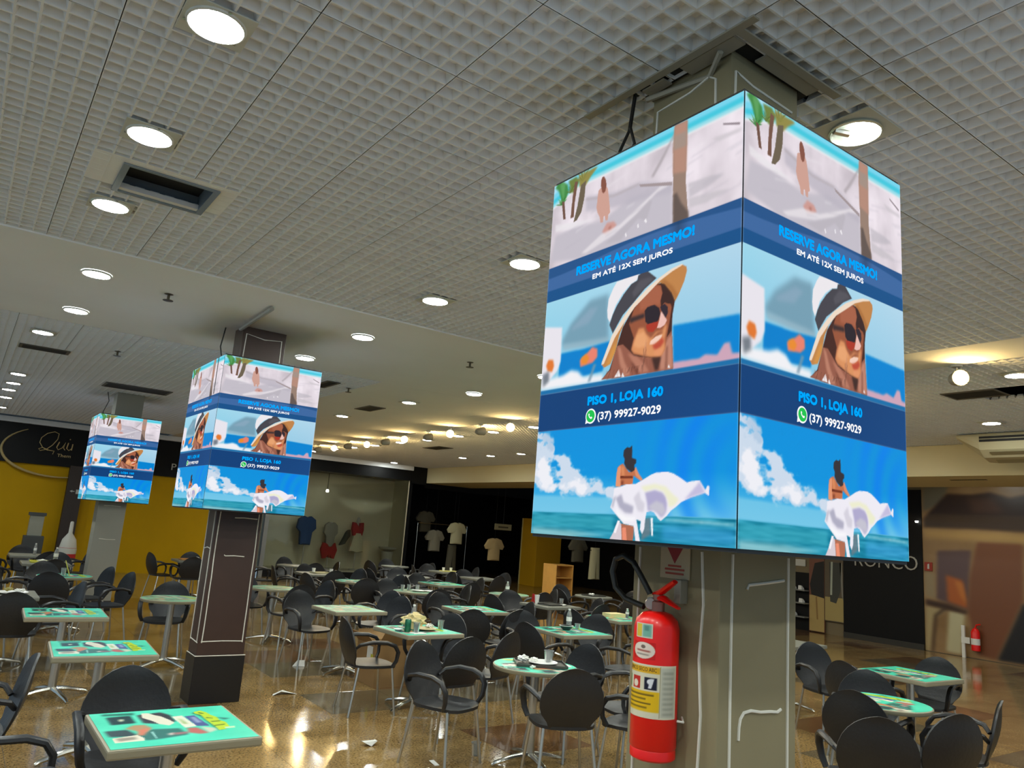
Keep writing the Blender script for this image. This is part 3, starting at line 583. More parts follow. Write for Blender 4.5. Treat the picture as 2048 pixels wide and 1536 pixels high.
for k, (x,y) in enumerate(sp): spot(x, y, 235, -8, f'{ORD[k]} bright warm spotlight aimed at the camera in the ceiling row')
for k, (x,y) in enumerate([(7.4,9.4),(7.4,11.4),(7.4,13.3),(7.4,15.2),(7.4,17.2),(7.4,19.1),(7.4,1.9),(7.4,5.0),(7.4,7.2)]):
    spot(x, y, 5, 12, f'{ORD[k]} warm spotlight turned away towards the right-hand shops' if k < 6 else 'warm spotlight hidden beyond the largest cube or frame')
spot(7.42,3.28, 225, -5, 'single glaring warm spotlight right of the largest LED cube')
# hatches
HF = mat('hatch_frame', lin((130,140,146)), .4, .3)
def hatch(x0, x1, y0, y1, label, deep=True, fm=HF):
    e = tag(empty('ceiling_hatch', ((x0+x1)/2,(y0+y1)/2,ZC)), label, 'ceiling hatch'); a, b = (x1-x0)/2, (y1-y0)/2; t = .035
    for p in ((-a,-a+t,-b,b),(a-t,a,-b,b),(-a+t,a-t,-b,-b+t*.6),(-a+t,a-t,b-t*.6,b)): MB().box(*p,-.010,.12 if deep else .0).obj('frame_side', fm, e)
    MB().box(-a+t,a-t,-b+t*.6,b-t*.6,.10 if deep else -.006,.12 if deep else -.002).obj('dark_panel', DARK, e)
hatch(.43,.955,4.515,4.975,'open square hatch with grey frame beside the left downlights')
DF = mat('hatch_frame_dark', (.10,.09,.07), .6)
hatch(8.62,9.02,3.45,4.0,'dark open hatch above the right-hand bulkhead', False, DF)
hatch(9.6,10.0,5.1,5.8,'far dark hatch at right beside the cream bulkhead', False, DF)
hatch(3.85,4.05,9.9,10.5,'small dark hatch right of the middle LED cube', False, DF); hatch(5.2,5.5,11.4,12.0,'narrow dark hatch between the middle downlights', False, DF); hatch(9.0,9.4,15.6,16.4,'dark slit hatch in the warm far ceiling', False, DF)
hatch(.30,.86,11.15,11.45,'slatted dark vent at left above the yellow storefront', False, DF); hatch(1.6,2.6,13.45,14.0,'dark ceiling gap above the smallest LED cube', False, DF)
def sprinkler(x, y, label):
    e = tag(empty('sprinkler', (x,y,ZC)), label, 'sprinkler', 'ceiling sprinklers')
    MB().tube([(0,0,0),(0,0,-.05)],.012,8).obj('stem', mat('bronze',(.12,.10,.07),.4,.8), e); MB().lathe([(.012,-.052),(.045,-.056),(.045,-.060),(.01,-.062)],12).obj('deflector', mat('bronze'), e)
    MB().lathe([(.03,-.004),(.04,0)],12).obj('escutcheon', mat('bronze'), e)
sprinkler(1.22,7.17,'small bronze sprinkler left of the middle LED cube'); sprinkler(4.46,7.20,'small bronze sprinkler right of the middle LED cube'); sprinkler(1.32,10.55,'small bronze sprinkler beyond the middle LED cube'); sprinkler(4.3,10.2,'small bronze sprinkler above the far tables')
# conduit and cables
tag(MB().tube([(2.02,6.75,ZC-.03),(2.05,7.80,ZC-.03)],.022,8).obj('cable_conduit', mat('conduit_grey',(.35,.34,.3),.5)), 'grey conduit along the ceiling to the brown pillar', 'conduit')
CB = mat('cable_black', (.01,.01,.01), .5)
def cable(pts, label):
    tag(MB().tube(pts,.007,6).obj('power_cable', CB), label, 'cable')
cable([(2.03,2.13,ZC+.05),(2.02,2.15,3.5),(2.0,2.10,3.4),(2.01,2.16,3.32),(1.98,2.12,3.24)],'thin black cable hanging to the top of the largest cube')
cable([(2.05,2.16,ZC+.05),(2.06,2.20,3.52),(2.03,2.22,3.42),(2.02,2.17,3.36),(2.0,2.2,3.24)],'second twisted black cable above the largest LED cube')
cable([(1.95,8.0,ZC),(1.93,8.02,3.45),(1.96,8.0,3.3),(1.94,8.0,3.23)],'black cable dropping onto the middle LED cube')
cable([(1.80,14.7,ZC),(1.84,14.7,3.5),(1.78,14.72,3.3),(1.8,14.7,3.2)],'black cable bundle above the smallest LED cube')
# opening trims round the first pillar: slits and bent edge strips
e = tag(empty('pillar_ceiling_opening', (2.3,1.9,ZC)), 'rough dark-edged ceiling opening around the near grey pillar', 'opening')
OLD = mat('strip_old',(.40,.37,.29),.6)
for nm, a, m_, z0 in (('edge_strip',(-.33,-.295,-.40,.50),OLD,-.016),('edge_strip',(-.295,.33,-.335,-.30),OLD,-.016),('gap',(-.295,-.206,-.30,.26),DARK,.012),('gap',(-.206,.27,-.30,-.209),DARK,.012),('gap',(.221,.27,-.209,.26),DARK,.012),('torn_board',(-.285,-.215,-.28,-.02),OLD,-.010),('torn_board',(-.10,.24,-.29,-.235),OLD,-.008),('torn_board',(-.27,-.22,.08,.2),OLD,-.006)):
    MB().box(*a,z0,z0+.008).obj(nm, m_, e)
MB().tube([(-.26,-.20,-.02),(-.20,-.10,-.05),(-.215,.05,-.035),(-.24,.2,-.03)],.012,6).obj('loose_strip', mat('strip_old'), e)
# air conditioner
e = tag(empty('air_conditioner', (11.5,4.2,ZC)), 'cream ceiling-hung air conditioner with dark louvre slot at right edge', 'air conditioner')
ACM = mat('ac_cream', lin((186,178,146)), .4)
prof = [(0,-.01),(-.04,-.05),(-.05,-.14),(.0,-.24),(.12,-.34),(.30,-.385),(.62,-.36),(.66,-.01)]
n = len(prof); mb = MB(); V_ = [(x,y,z) for y in (-1.3,.62) for x,z in prof]+[(x*.9+.03,.93,z*.25-.01) for x,z in prof]
F_ = [tuple(range(n)), tuple(range(3*n-1,2*n-1,-1))]+[(s*n+i,s*n+(i+1)%n,(s+1)*n+(i+1)%n,(s+1)*n+i) for s in (0,1) for i in range(n)]
mb.add(V_, F_).obj('housing', ACM, e, .012)
MB().box(-.062,-.044,-1.28,.60,-.135,-.06).obj('louvre_slot', DARK, e); MB().box(-.070,-.052,-1.28,.60,-.102,-.094).obj('louvre_blade', ACM, e)
MB().prism([(.02,-.27),(.28,-.375),(.28,-.395),(.0,-.275)],-1.2,.5,'y').obj('outlet_flap', mat('ac_flap', lin((150,142,112)),.4), e)
# ================================================================ FAR STOREFRONTS
GOLD = mat('gold_letters', lin((206,184,130)), .5)
e = tag(empty('shop_sign', (1.9,YW-.12,3.0)), 'gold script shop sign with elliptical ring on black fascia', 'sign')
ring = [(1.9+1.25*math.cos(R(a))-1.9, 0, .12+.62*math.sin(R(a))-.22) for a in np.linspace(128,300,26)]
MB().tube(ring, [.02+.045*math.sin(math.pi*k/25) for k in range(26)], 8, .5).obj('ring', GOLD, e)
def scr(pts, r=.018): MB().tube([(x-1.9,-.02,z-3.0) for x,z in pts], r, 6, .6).obj('letter', GOLD, e)
scr([(1.62,2.92),(1.50,2.98),(1.42,3.10),(1.44,3.22),(1.55,3.34),(1.70,3.40),(1.80,3.36),(1.79,3.22),(1.70,3.06),(1.58,2.94),(1.46,2.90),(1.42,2.94),(1.50,2.98),(1.64,2.93),(1.76,2.92),(1.74,2.84)])
scr([(1.84,3.16),(1.80,3.02),(1.84,2.96),(1.92,3.02),(1.98,3.16),(1.95,3.02),(1.99,2.97)]); scr([(2.04,3.16),(2.02,3.02),(2.07,2.97),(2.13,3.02)]); scr([(2.06,3.24),(2.07,3.26)], .022); scr([(2.14,3.14),(2.13,2.98)]); 
me = text_mesh('Them', 'small_letters', .30, .075, depth=.01); link('small_letters', me, GOLD, e, (1.84-1.9,-.02,2.79-3.0))
e = tag(empty('white_letter_sign', (4.55,YW-.125,2.75)), 'white letter P on the black fascia beside the middle cube', 'sign')
link('letter', text_mesh('P','letter',.12,.17,depth=.012), mat('sign_white',(.55,.55,.5),.5), e)
e = tag(empty('brown_wall_column', (2.30,YW-.15,0)), 'dark brown column on the yellow wall with arrow symbol', 'column')
MB().box(-.13,.22,-.12,.12,0,2.6).obj('shaft', mat('brown_column', lin((48,36,30)),.5), e, .005)
SW = mat('sign_white')
MB().prism([(-.06,1.97),(.0,2.0),(.0,1.98),(.05,1.98),(.05,1.96),(.0,1.96),(.0,1.94)],-.128,-.122,'y').obj('arrow', SW, e); MB().box(.08,.15,-.128,-.122,1.91,2.02).obj('symbol', SW, e)
# white fashion display window
disp = tag(empty('display_window', (9.6,YW,0)), 'pale fashion display window with glass front in far wall', 'shop window'); disp['kind'] = 'structure'
PALE = mat('display_wall', lin((212,204,176)), .7, noise=(1,.04))
MB().box(-2.2,2.28,1.0,1.05,.25,3.2).obj('back_panel', PALE, disp); MB().box(-2.2,2.28,0,1.05,.20,.25).obj('floor_panel', PALE, disp); MB().box(2.26,2.30,0,1.05,.2,3.2).obj('side_panel', PALE, disp); MB().box(-2.24,-2.2,0,1.05,.2,3.2).obj('side_panel', PALE, disp)
MB().box(-2.3,2.32,-.06,1.05,3.18,ZC-.14).obj('header', BLACKW, disp); MB().box(-2.3,2.32,-.03,.05,0,.2).obj('kick_panel', BLACKW, disp); MB().box(-2.3,-2.18,-.05,.05,0,3.2).obj('mullion', mat('frame_grey',(.2,.2,.19),.4), disp)
MB().box(-2.34,2.34,-.12,1.05,ZC-.139,ZC-.004).obj('cornice', BOARD, disp)
MB().box(-2.18,2.26,-.006,.0,.2,3.18).obj('pane', GLASS, disp)
def garment(name, x, z, outline, th, m_, label, cat, y=YW+.45, group=None, parent=None, ax='y'):
    mb = MB(); n = len(outline); cx = sum(p[0] for p in outline)/n; cz = sum(p[1] for p in outline)/n
    V = []
    for k, s in ((-1,.55),(-.6,.88),(0,1),(.6,.88),(1,.55)):
        for a, b in outline:
            q = (cx+(a-cx)*(s if abs(k) == 1 else 1-(1-s)*.6), k*th, cz+(b-cz)*(.93 if abs(k) == 1 else 1)); V.append(q if ax == 'y' else (q[1],-q[0],q[2]))
    F = [tuple(range(n)), tuple(range(5*n-1,4*n-1,-1))]+[(s*n+i,s*n+(i+1)%n,(s+1)*n+(i+1)%n,(s+1)*n+i) for s in range(4) for i in range(n)]
    mb.add(V, F, True); o = mb.obj(name, m_, parent)
    if parent is None: o.location = (x,y,z) if ax == 'y' else (y,x,z); tag(o, label, cat, group)
    return o
BLUSE = [(-.20,.02),(-.32,.14),(-.28,.40),(-.12,.5),(-.05,.47),(.05,.47),(.12,.5),(.28,.40),(.32,.14),(.20,.02),(.17,-.36),(-.17,-.36)]
TEE = [(-.22,-.34),(-.21,.12),(-.34,.02),(-.40,.12),(-.26,.33),(-.09,.38),(0,.34),(.09,.38),(.26,.33),(.40,.12),(.34,.02),(.21,.12),(.22,-.34)]
SKIRT = [(-.12,.28),(.12,.28),(.27,-.30),(.09,-.33),(-.09,-.33),(-.27,-.30)]
PANTS = [(-.15,.45),(.15,.45),(.20,-.5),(.07,-.5),(.0,.12),(-.07,-.5),(-.20,-.5)]
def stand(x, y, h, label): 
    e = tag(empty('garment_stand', (x,y,.25)), label, 'stand', 'display stands'); MB().tube([(0,0,0),(0,0,h)],.02,8).obj('pole', mat('stand_pale',(.5,.48,.42),.5), e); MB().lathe([(.16,0),(.16,.02),(.02,.03)],16).obj('base', mat('stand_pale'), e); MB().lathe([(.05,h),(.07,h+.06),(.05,h+.14),(.02,h+.18)],12).obj('head_form', mat('stand_pale'), e)
for x, h, l in ((8.75,1.35,'pale stand holding the blue blouse'),(9.55,1.25,'pale stand holding the white top with red bow'),(10.45,1.45,'pale stand holding the red blouse and white skirt')): stand(x, YW+.45, h, l)
garment('blouse',8.75,1.30,BLUSE,.12,mat('cloth_blue',lin((38,74,128)),.8),'blue blouse on display in the pale window','clothing')
garment('blouse',9.55,1.22,[(a*.75,b*.9) for a,b in BLUSE],.10,mat('cloth_grey',lin((150,146,134)),.8),'pale grey top beside the blue blouse','clothing')
garment('skirt',9.55,.78,[(0,.14),(-.22,.26),(-.28,.05),(-.2,-.22),(-.05,-.10),(0,-.2),(.06,-.10),(.2,-.22),(.28,.05),(.2,.26)],.10,mat('cloth_red',lin((170,22,22)),.8),'red bow-shaped skirt under the pale grey top','clothing')
garment('blouse',10.45,1.50,[(-.16,-.2),(-.22,.0),(-.2,.22),(-.08,.14),(.0,.05),(.1,.2),(.18,.22),(.2,.0),(.16,-.2)],.10,mat('cloth_red'),'red wrap blouse above the white skirt','clothing')
garment('skirt',10.45,1.12,SKIRT,.12,mat('cloth_white',lin((206,198,164)),.8),'flared white skirt on the right-hand stand','clothing')
garment('bag',9.98,1.28,[(-.12,-.3),(-.02,-.1),(.1,.12),(.22,.2),(.24,.0),(.06,-.25)],.08,mat('cloth_olive',lin((70,66,44)),.8),'dark olive bag hanging beside the pale grey top','bag')
e = tag(empty('white_pedestal', (11.52,YW+.35,.25)), 'tall white fluted pedestal with bowl at window right end', 'pedestal')
MB().lathe([(.16,0),(.17,.3),(.20,.62)],14).obj('column', mat('pedestal_white',lin((190,186,170)),.6), e); MB().lathe([(.12,.62),(.28,.70),(.30,.76),(.24,.74)],14).obj('bowl', mat('pedestal_white'), e)
# small round reflector light seen in the window
e = tag(empty('window_lamp', (9.35,YW+.6,2.62)), 'tiny white lamp glowing inside the pale display window', 'lamp'); MB().lathe([(.001,-.05),(.04,-.04),(.05,0),(.03,.05)],12).obj('bulb', mat('small_glow',(1,1,.9),emit=6), e); MB().tube([(0,0,.04),(0,0,.55)],.01,6).obj('cord', CB, e)
# ---- dark clothes shop
GR1 = mat('cloth_shop_grey',lin((150,146,128)),.85); GR2 = mat('cloth_shop_white',lin((206,200,160)),.85); GR3 = mat('cloth_shop_tan',lin((196,170,120)),.85); GR4 = mat('cloth_shop_dark',lin((96,92,76)),.85)
for nm, x, y, z, ol, m_, l in (('shirt',13.55,23.2,1.28,TEE,GR1,'grey shirt hanging in the dark clothes shop'),('t_shirt',14.05,22.6,1.58,TEE,GR2,'cream t-shirt high in the dark clothes shop'),('shirt',14.62,21.1,1.16,TEE,GR3,'tan shirt below the pale plate in dark shop'),
    ('trousers',14.1,22.9,.75,PANTS,GR4,'grey trousers under the cream t-shirt'),('trousers',16.2,17.9,1.05,PANTS,GR2,'pale trousers right of the wooden shelf'),('shirt',16.1,18.6,1.35,TEE,GR4,'dim patterned shirt left of the pale trousers'),('shirt',13.35,23.6,1.9,TEE,GR4,'dim dark shirt on the upper rail')):
    e = tag(empty('hanging_'+nm, (x,y,z)), l, 'clothing', 'clothes in the dark shop'); garment(nm, 0, 0, ol, .09, m_, None, None, parent=e); hh = max(q[1] for q in ol)
    MB().tube([(0,0,hh-.06),(0,0,hh+.05),(.03,0,hh+.08),(0,0,hh+.11),(0,0,ZC+.30-z)],.005,6).obj('suspension_wire', CB, e); MB().tube([(-.2,0,hh-.09),(0,0,hh-.02),(.2,0,hh-.09)],.01,6).obj('hanger', CB, e)
e = tag(empty('hanging_rail', (13.7,23.3,0)), 'black clothes rail in the dark shop', 'rail'); MB().tube([(-.8,0,1.86),(1.2,0,1.86)],.015,8).obj('bar', STEEL, e)
for x in (-.8,1.2): MB().tube([(x,0,0),(x,0,1.86)],.015,8).obj('post', STEEL, e)
e = tag(empty('name_plate', (14.85,21.0,1.92)), 'pale rectangular name plate in the dark clothes shop', 'sign'); MB().box(-.34,.34,-.015,.015,-.10,.10).obj('board', mat('plate_pale',lin((150,140,104)),.6), e, .01); MB().box(-.2,.2,-.019,-.016,-.03,.02).obj('print', mat('plate_print',lin((70,62,44)),.7), e); MB().tube([(0,0,.1),(0,0,ZC+.30-1.92)],.008,6).obj('hanger', CB, e)
e = tag(empty('yellow_partition', (16.6,21.7,0)), 'upright yellow partition panel beside the wooden shelf', 'partition'); MB().box(-.1,1.0,-.45,.45,0,2.3).obj('panel', mat('partition_yellow',lin((198,150,20)),.5), e, .01); MB().box(-.115,-.101,.40,.45,0,2.3).obj('edge_strip', mat('partition_edge',lin((210,196,130)),.5), e)
# wooden shelf
WD = mat('beech_wood', lin((222,166,84)), .45, noise=(5,.12))
e = tag(empty('wooden_shelf', (13.6,16.5,0)), 'light wooden open shelf unit standing behind the tables', 'shelf')
MB().box(-.28,-.25,-.28,.28,0,1.02).obj('side_panel', WD, e, .008); MB().box(.30,.33,-.28,.28,0,1.02).obj('side_panel', WD, e, .008); MB().box(-.249,.299,.25,.28,0,1.0).obj('back_panel', WD, e)
for z in (.06,.36,.66,.985): MB().box(-.249,.299,-.27,.249,z,z+.03).obj('shelf_board', WD, e)
# ================================================================ RIGHT-HAND STOREFRONTS (x = 17)
cm = Canvas(120,170,(150,118,78))
def mu(pts, col, b=2, a=1.0): cm.poly([((8.33-y)/(8.33-5.2), z/ZC) for y,z in pts], col, b, a)
cm.a += ((cm.fbm(5,1.3,5)-.5)*40)[...,None]
mu([(8.3,3.6),(8.3,2.9),(7.9,3.1),(7.7,3.6)],(112,104,84),3); mu([(8.3,2.75),(7.8,3.29),(7.32,3.27),(6.96,3.32),(6.6,3.21),(5.2,3.5),(5.2,2.5),(6.43,2.53),(7.26,2.56),(8.3,2.55)],(52,34,24),2)
mu([(7.4,3.2),(6.9,3.2),(6.7,2.9),(7.3,2.9)],(74,48,34),4); mu([(8.3,2.53),(5.2,2.5),(5.2,2.30),(8.3,2.33)],(186,150,88),4,.8)
mu([(8.03,2.08),(7.36,2.13),(7.41,1.64),(7.44,.92),(8.08,1.08)],(92,70,72)); mu([(7.87,1.59),(7.55,1.51),(7.46,.95),(7.85,1.05)],(176,92,36),1); mu([(7.7,1.5),(7.55,1.45),(7.47,1.0),(7.6,1.2)],(200,120,50),2)
mu([(7.41,1.55),(7.24,2.3),(6.41,2.3),(6.45,1.23),(6.97,.03),(7.31,.06),(7.46,.89)],(120,72,44),3); mu([(6.46,1.15),(6.95,.03),(5.2,.03),(5.2,1.5)],(28,26,28),1)
mu([(7.83,.88),(7.52,.89),(7.61,.03),(7.91,.04)],(196,188,150),1); mu([(8.3,.93),(7.83,.91),(8.12,.67),(8.23,.0),(8.33,.0)],(176,156,112),1); mu([(8.3,1.05),(7.85,1.0),(7.46,.9),(7.5,.83),(8.3,.93)],(60,36,22),1); mu([(7.87,.9),(8.08,.72),(8.16,.0),(8.2,.0),(8.13,.74),(7.9,.95)],(60,40,26),1)
mu([(8.3,1.6),(8.1,1.6),(8.1,1.08),(8.3,1.12)],(150,132,100),2)
e = tag(empty('mural_panel', (17.0,6.8,0)), 'brown photographic mural panel on the right-hand wall', 'mural')
MB().box(-.03,.015,-1.6,1.53,0.0,ZC-.02).obj('backing', mat('mural_backing',(.1,.08,.06),.6), e)
link('print', cm.mesh('print', vcol('mural_print', rough=.35), lambda u,v: (u*0-.034, 1.53-3.13*u, .01+v*(ZC-.03))), None, e)
e = tag(empty('black_shop_front', (16.96,9.23,0)), 'black closed shop front with round white letters', 'shop front')
MB().box(-.02,.05,-.90,.92,.0,ZC-.3).obj('panel', BLACKW, e); MB().box(-.06,.04,-.90,.90,0,.12).obj('base_rail', mat('rail_dark',(.03,.028,.022),.4), e)
me = text_mesh('RONCO','letters',1.42,.30,depth=.012,bold=-.012); link('letters', me, mat('letter_grey',lin((176,172,160)),.5), e, (-.035,.62,1.62), (0,0,-R(90)))
MB().lathe([(.001,-.02),(.03,-.015),(.035,.02)],10,(-.06,-.82,2.66)).obj('lamp', mat('small_glow'), e)
e = tag(empty('fashion_poster', (16.96,10.83,0)), 'tall poster of pale trousers and dark jacket', 'poster'); MB().box(-.02,.02,-.20,.20,.02,2.6).obj('board', mat('poster_rust',lin((118,74,56)),.6), e)
PO = lambda n,pts,c,x=-.021: MB().add([(x,y,z) for y,z in pts],[tuple(range(len(pts)))]).obj(n, mat('poster_'+n,lin(c),.6), e)
PO('print_trousers',[(.19,.03),(.19,.85),(-.195,.85),(-.195,.03)],(176,150,90)); PO('print_jacket',[(.14,.86),(.18,1.1),(.05,1.6),(-.195,1.66),(-.195,.80)],(18,15,14),-.022); PO('print_fold',[(.0,.3),(.03,.8),(-.01,.84),(-.04,.3)],(140,108,58),-.023)
e = tag(empty('fashion_poster', (16.96,10.38,0)), 'shorter poster of grey striped coat right of tall poster', 'poster'); MB().box(-.02,.02,-.235,.24,.30,2.6).obj('board', mat('poster_brown',lin((92,80,62)),.6), e)
PO('print_skirt',[(.235,.32),(.235,.85),(-.23,.85),(-.23,.32)],(170,150,92)); PO('print_coat',[(.1,.75),(.12,1.65),(-.18,1.65),(-.16,1.0),(-.05,.72)],(58,60,54),-.022); PO('print_scarf',[(.10,.9),(.08,1.66),(.03,1.66),(.05,.9)],(170,176,160),-.023); PO('print_arm',[(-.19,.9),(-.14,1.65),(-.2,1.65),(-.23,.8)],(130,126,116),-.022)
e = tag(empty('shoe_display', (17.0,11.3,0)), 'dark wall display with white shoes left of posters', 'display'); MB().box(-.02,.01,-.26,.22,.0,1.35).obj('back_panel', BLACKW, e); MB().box(-.02,.01,-.14,.14,1.5,1.66).obj('white_card', mat('sign_white'), e)
for z in (.30,.62,.92): MB().box(-.22,-.021,-.25,.20,z,z+.025).obj('shelf_board', mat('shelf_grey',(.2,.2,.18),.5), e)
for k,(y,z) in enumerate(((-.12,.645),(.08,.325),(-.1,.945),(.1,.945))):
    o = MB().add([(a*.5,b,c) for a,b,c in [(-.12,-.05,0),(.12,-.05,0),(.12,.05,0),(-.12,.05,0),(-.12,-.04,.10),(-.02,-.04,.09),(.11,-.04,.04),(.11,.04,.04),(-.02,.04,.09),(-.12,.04,.10)]],[(0,1,2,3),(4,5,8,9),(5,6,7,8),(0,1,6,5,4),(3,2,7,8,9),(1,2,7,6),(0,3,9,4)]).obj('shoe', WHITE, None, .008); o.location = (16.87,11.3+y,z); tag(o, ('white shoe on the middle display shelf','white shoe on the lowest display shelf','right white shoe on the top display shelf','left white shoe on the top display shelf')[k], 'shoe', 'white shoes on display')
e = tag(empty('fire_sign', (16.955,8.215,1.73)), 'small red and white fire sign on the mural edge', 'sign'); MB().box(-.008,.008,-.08,.08,-.09,.09).obj('board', mat('sign_red',lin((150,40,20)),.5), e); MB().prism([(-.02,-.05),(.02,-.05),(.015,.05),(-.02,.06)],-.011,-.009,'x').obj('symbol', SW, e)
# ================================================================ EXTINGUISHERS
e = tag(empty('fire_extinguisher', (2.012,1.89,1.10)), 'red fire extinguisher with labels hung on the near grey pillar', 'fire extinguisher')
MB().lathe([(.03,0),(.068,.0),(.075,.006),(.075,.030),(.073,.034),(.077,.040),(.077,.415),(.070,.442),(.050,.462),(.026,.470)],36).obj('cylinder', RED, e)
def wrap(name, cvs, z0, z1, a0, a1, r=.0776): return link(name, cvs.mesh(name, vcol(name+'_print', rough=.35), lambda u,v: (r*np.cos(np.radians(a0+(a1-a0)*u)), r*np.sin(np.radians(a0+(a1-a0)*u)), z0+(z1-z0)*v)), None, e)
c = Canvas(90,70,(222,214,188)); rc = lambda u0,u1,v0,v1,col,b=0: c.poly([(u0,v0),(u1,v0),(u1,v1),(u0,v1)],col,b)
rc(.03,.70,.84,.96,(226,170,20)); rc(.03,.70,.12,.50,(232,186,10)); rc(.72,.97,.03,.96,(196,194,176)); rc(.705,.715,.02,.98,(120,110,70))
for k,(a,b) in enumerate(((.10,.62),(.10,.50),(.10,.58),(.10,.52))): rc(a,b,.415-.08*k,.445-.08*k,(120,92,10))
rc(.24,.40,.53,.76,(196,40,24)); c.ell(.31,.62,.05,.07,(236,220,200)); rc(.47,.66,.53,.76,(24,22,44)); c.ell(.55,.68,.04,.05,(230,230,235)); c.poly([(.58,.56),(.62,.74),(.56,.74),(.53,.56)],(225,225,230)); rc(.04,.17,.53,.76,(70,130,60))
for k in range(9): rc(.75,.94,.08+.095*k,.115+.095*k,(150,148,132),1)
wrap('main_label', c, .135, .302, 120, 284)
link('label_heading', text_mesh('QUIMICO SECO ABC','label_heading',1,1), mat('label_ink',(.05,.03,.01),.6), e)
me = bpy.data.objects['label_heading'].data; co = np.empty(len(me.vertices)*3); me.vertices.foreach_get('co',co); co = co.reshape(-1,3); an = np.radians(133+94*co[:,0]); me.vertices.foreach_set('co', np.stack([.0780*np.cos(an),.0780*np.sin(an),.2785+.014*co[:,2]],1).ravel()); me.update()
c = Canvas(40,44,(206,16,10)); c.ell(.5,.5,.49,.49,(232,214,200)); c.ell(.5,.72,.10,.11,(120,100,90)); c.poly([(.2,.46),(.8,.42),(.8,.5),(.2,.54)],(150,60,50),1); c.poly([(.18,.25),(.75,.22),(.75,.28),(.18,.31)],(120,110,100),1)
wrap('oval_label', c, .318, .372, 158, 222)
c = Canvas(40,40,(222,208,190)); c.poly([(.06,.06),(.40,.06),(.40,.94),(.06,.94)],(222,190,60)); c.poly([(.45,.08),(.94,.08),(.94,.92),(.45,.92)],(120,178,160),1); c.poly([(.55,.5),(.8,.5),(.8,.85),(.55,.85)],(90,140,130),1)
wrap('date_sticker', c, .385, .432, 165, 214)
MB().lathe([(.024,.466),(.024,.50),(.018,.506),(.018,.525)],14).obj('valve', mat('valve_brass',(.35,.16,.12),.35,.7), e)
MB().tube([(0,.015,.522),(-.005,-.02,.535),(-.01,-.085,.575)],[.014,.017,.012],8,.6).obj('upper_lever', RED, e); MB().tube([(0,.0,.512),(-.005,-.03,.515),(-.01,-.105,.490)],[.012,.018,.008],8,.6).obj('lower_lever', RED, e)
MB().lathe([(.001,.006),(.018,.006),(.020,0),(.020,-.006)],16).obj('gauge', mat('gauge_rim',(.5,.42,.36),.3,.5), e, loc=(-.022,.012,.492), rot=(R(90),0,R(-45)))
MB().tube([(-.01,.02,.515),(-.02,.06,.575),(-.025,.10,.625),(-.03,.145,.645),(-.03,.185,.630),(-.03,.20,.585),(-.03,.18,.53),(-.025,.13,.495),(-.015,.05,.478)],.0105,10).obj('hose', mat('rubber',(.018,.018,.016),.45), e)
MB().tube([(-.02,.014,.512),(-.01,.022,.516)],.013,8).obj('hose_ferrule', STEEL, e)
MB().box(.045,.083,-.06,-.03,.50,.58).obj('wall_bracket', mat('bracket_grey',(.30,.28,.22),.5), e, .003)
MB().tube([(.083,-.05,.13),(.05,-.085,.125),(.03,-.075,.128)],.004,6).obj('wall_hook', SEAL, e)
e = tag(empty('warning_plate', (2.093,1.888,1.68)), 'white warning plate with red triangle above the near extinguisher', 'sign')
MB().box(-.004,.0,-.068,.068,0,.115).obj('board', mat('plate_white',lin((190,172,140)),.6), e); MB().prism([(.04,.113),(-.04,.113),(0,.052)],-.0055,-.0045,'x').obj('triangle', mat('plate_red',lin((150,20,16)),.5), e)
for k,(a,z) in enumerate(((.03,.040),(.045,.028),(.042,.014))): MB().box(-.0055,-.0045,-a,a,z,z+.007).obj('text_line', mat('plate_text',lin((170,70,50)),.6), e)
e = tag(empty('fire_extinguisher', (16.85,7.29,.16)), 'small distant red fire extinguisher before the brown mural', 'fire extinguisher')
MB().lathe([(.06,0),(.08,.01),(.08,.36),(.05,.42),(.02,.44)],16).obj('cylinder', RED, e); MB().box(.06,.115,-.03,.03,.28,.34).obj('wall_bracket', STEEL, e); MB().lathe([(.081,.12),(.081,.24)],16,cap=False).obj('label', PAPER, e); MB().tube([(0,0,.44),(0,-.02,.50),(-.0,-.1,.52)],.014,6).obj('valve', RED, e)
tag(bx('white_tag', PAPER, 16.848,16.858,7.40,7.56,.28,.40), 'small white tag beside the distant extinguisher', 'tag')
tag(bx('white_post', PAPER, 16.86,16.90,7.50,7.56,0.001,.62), 'short white post beside the distant extinguisher', 'post')
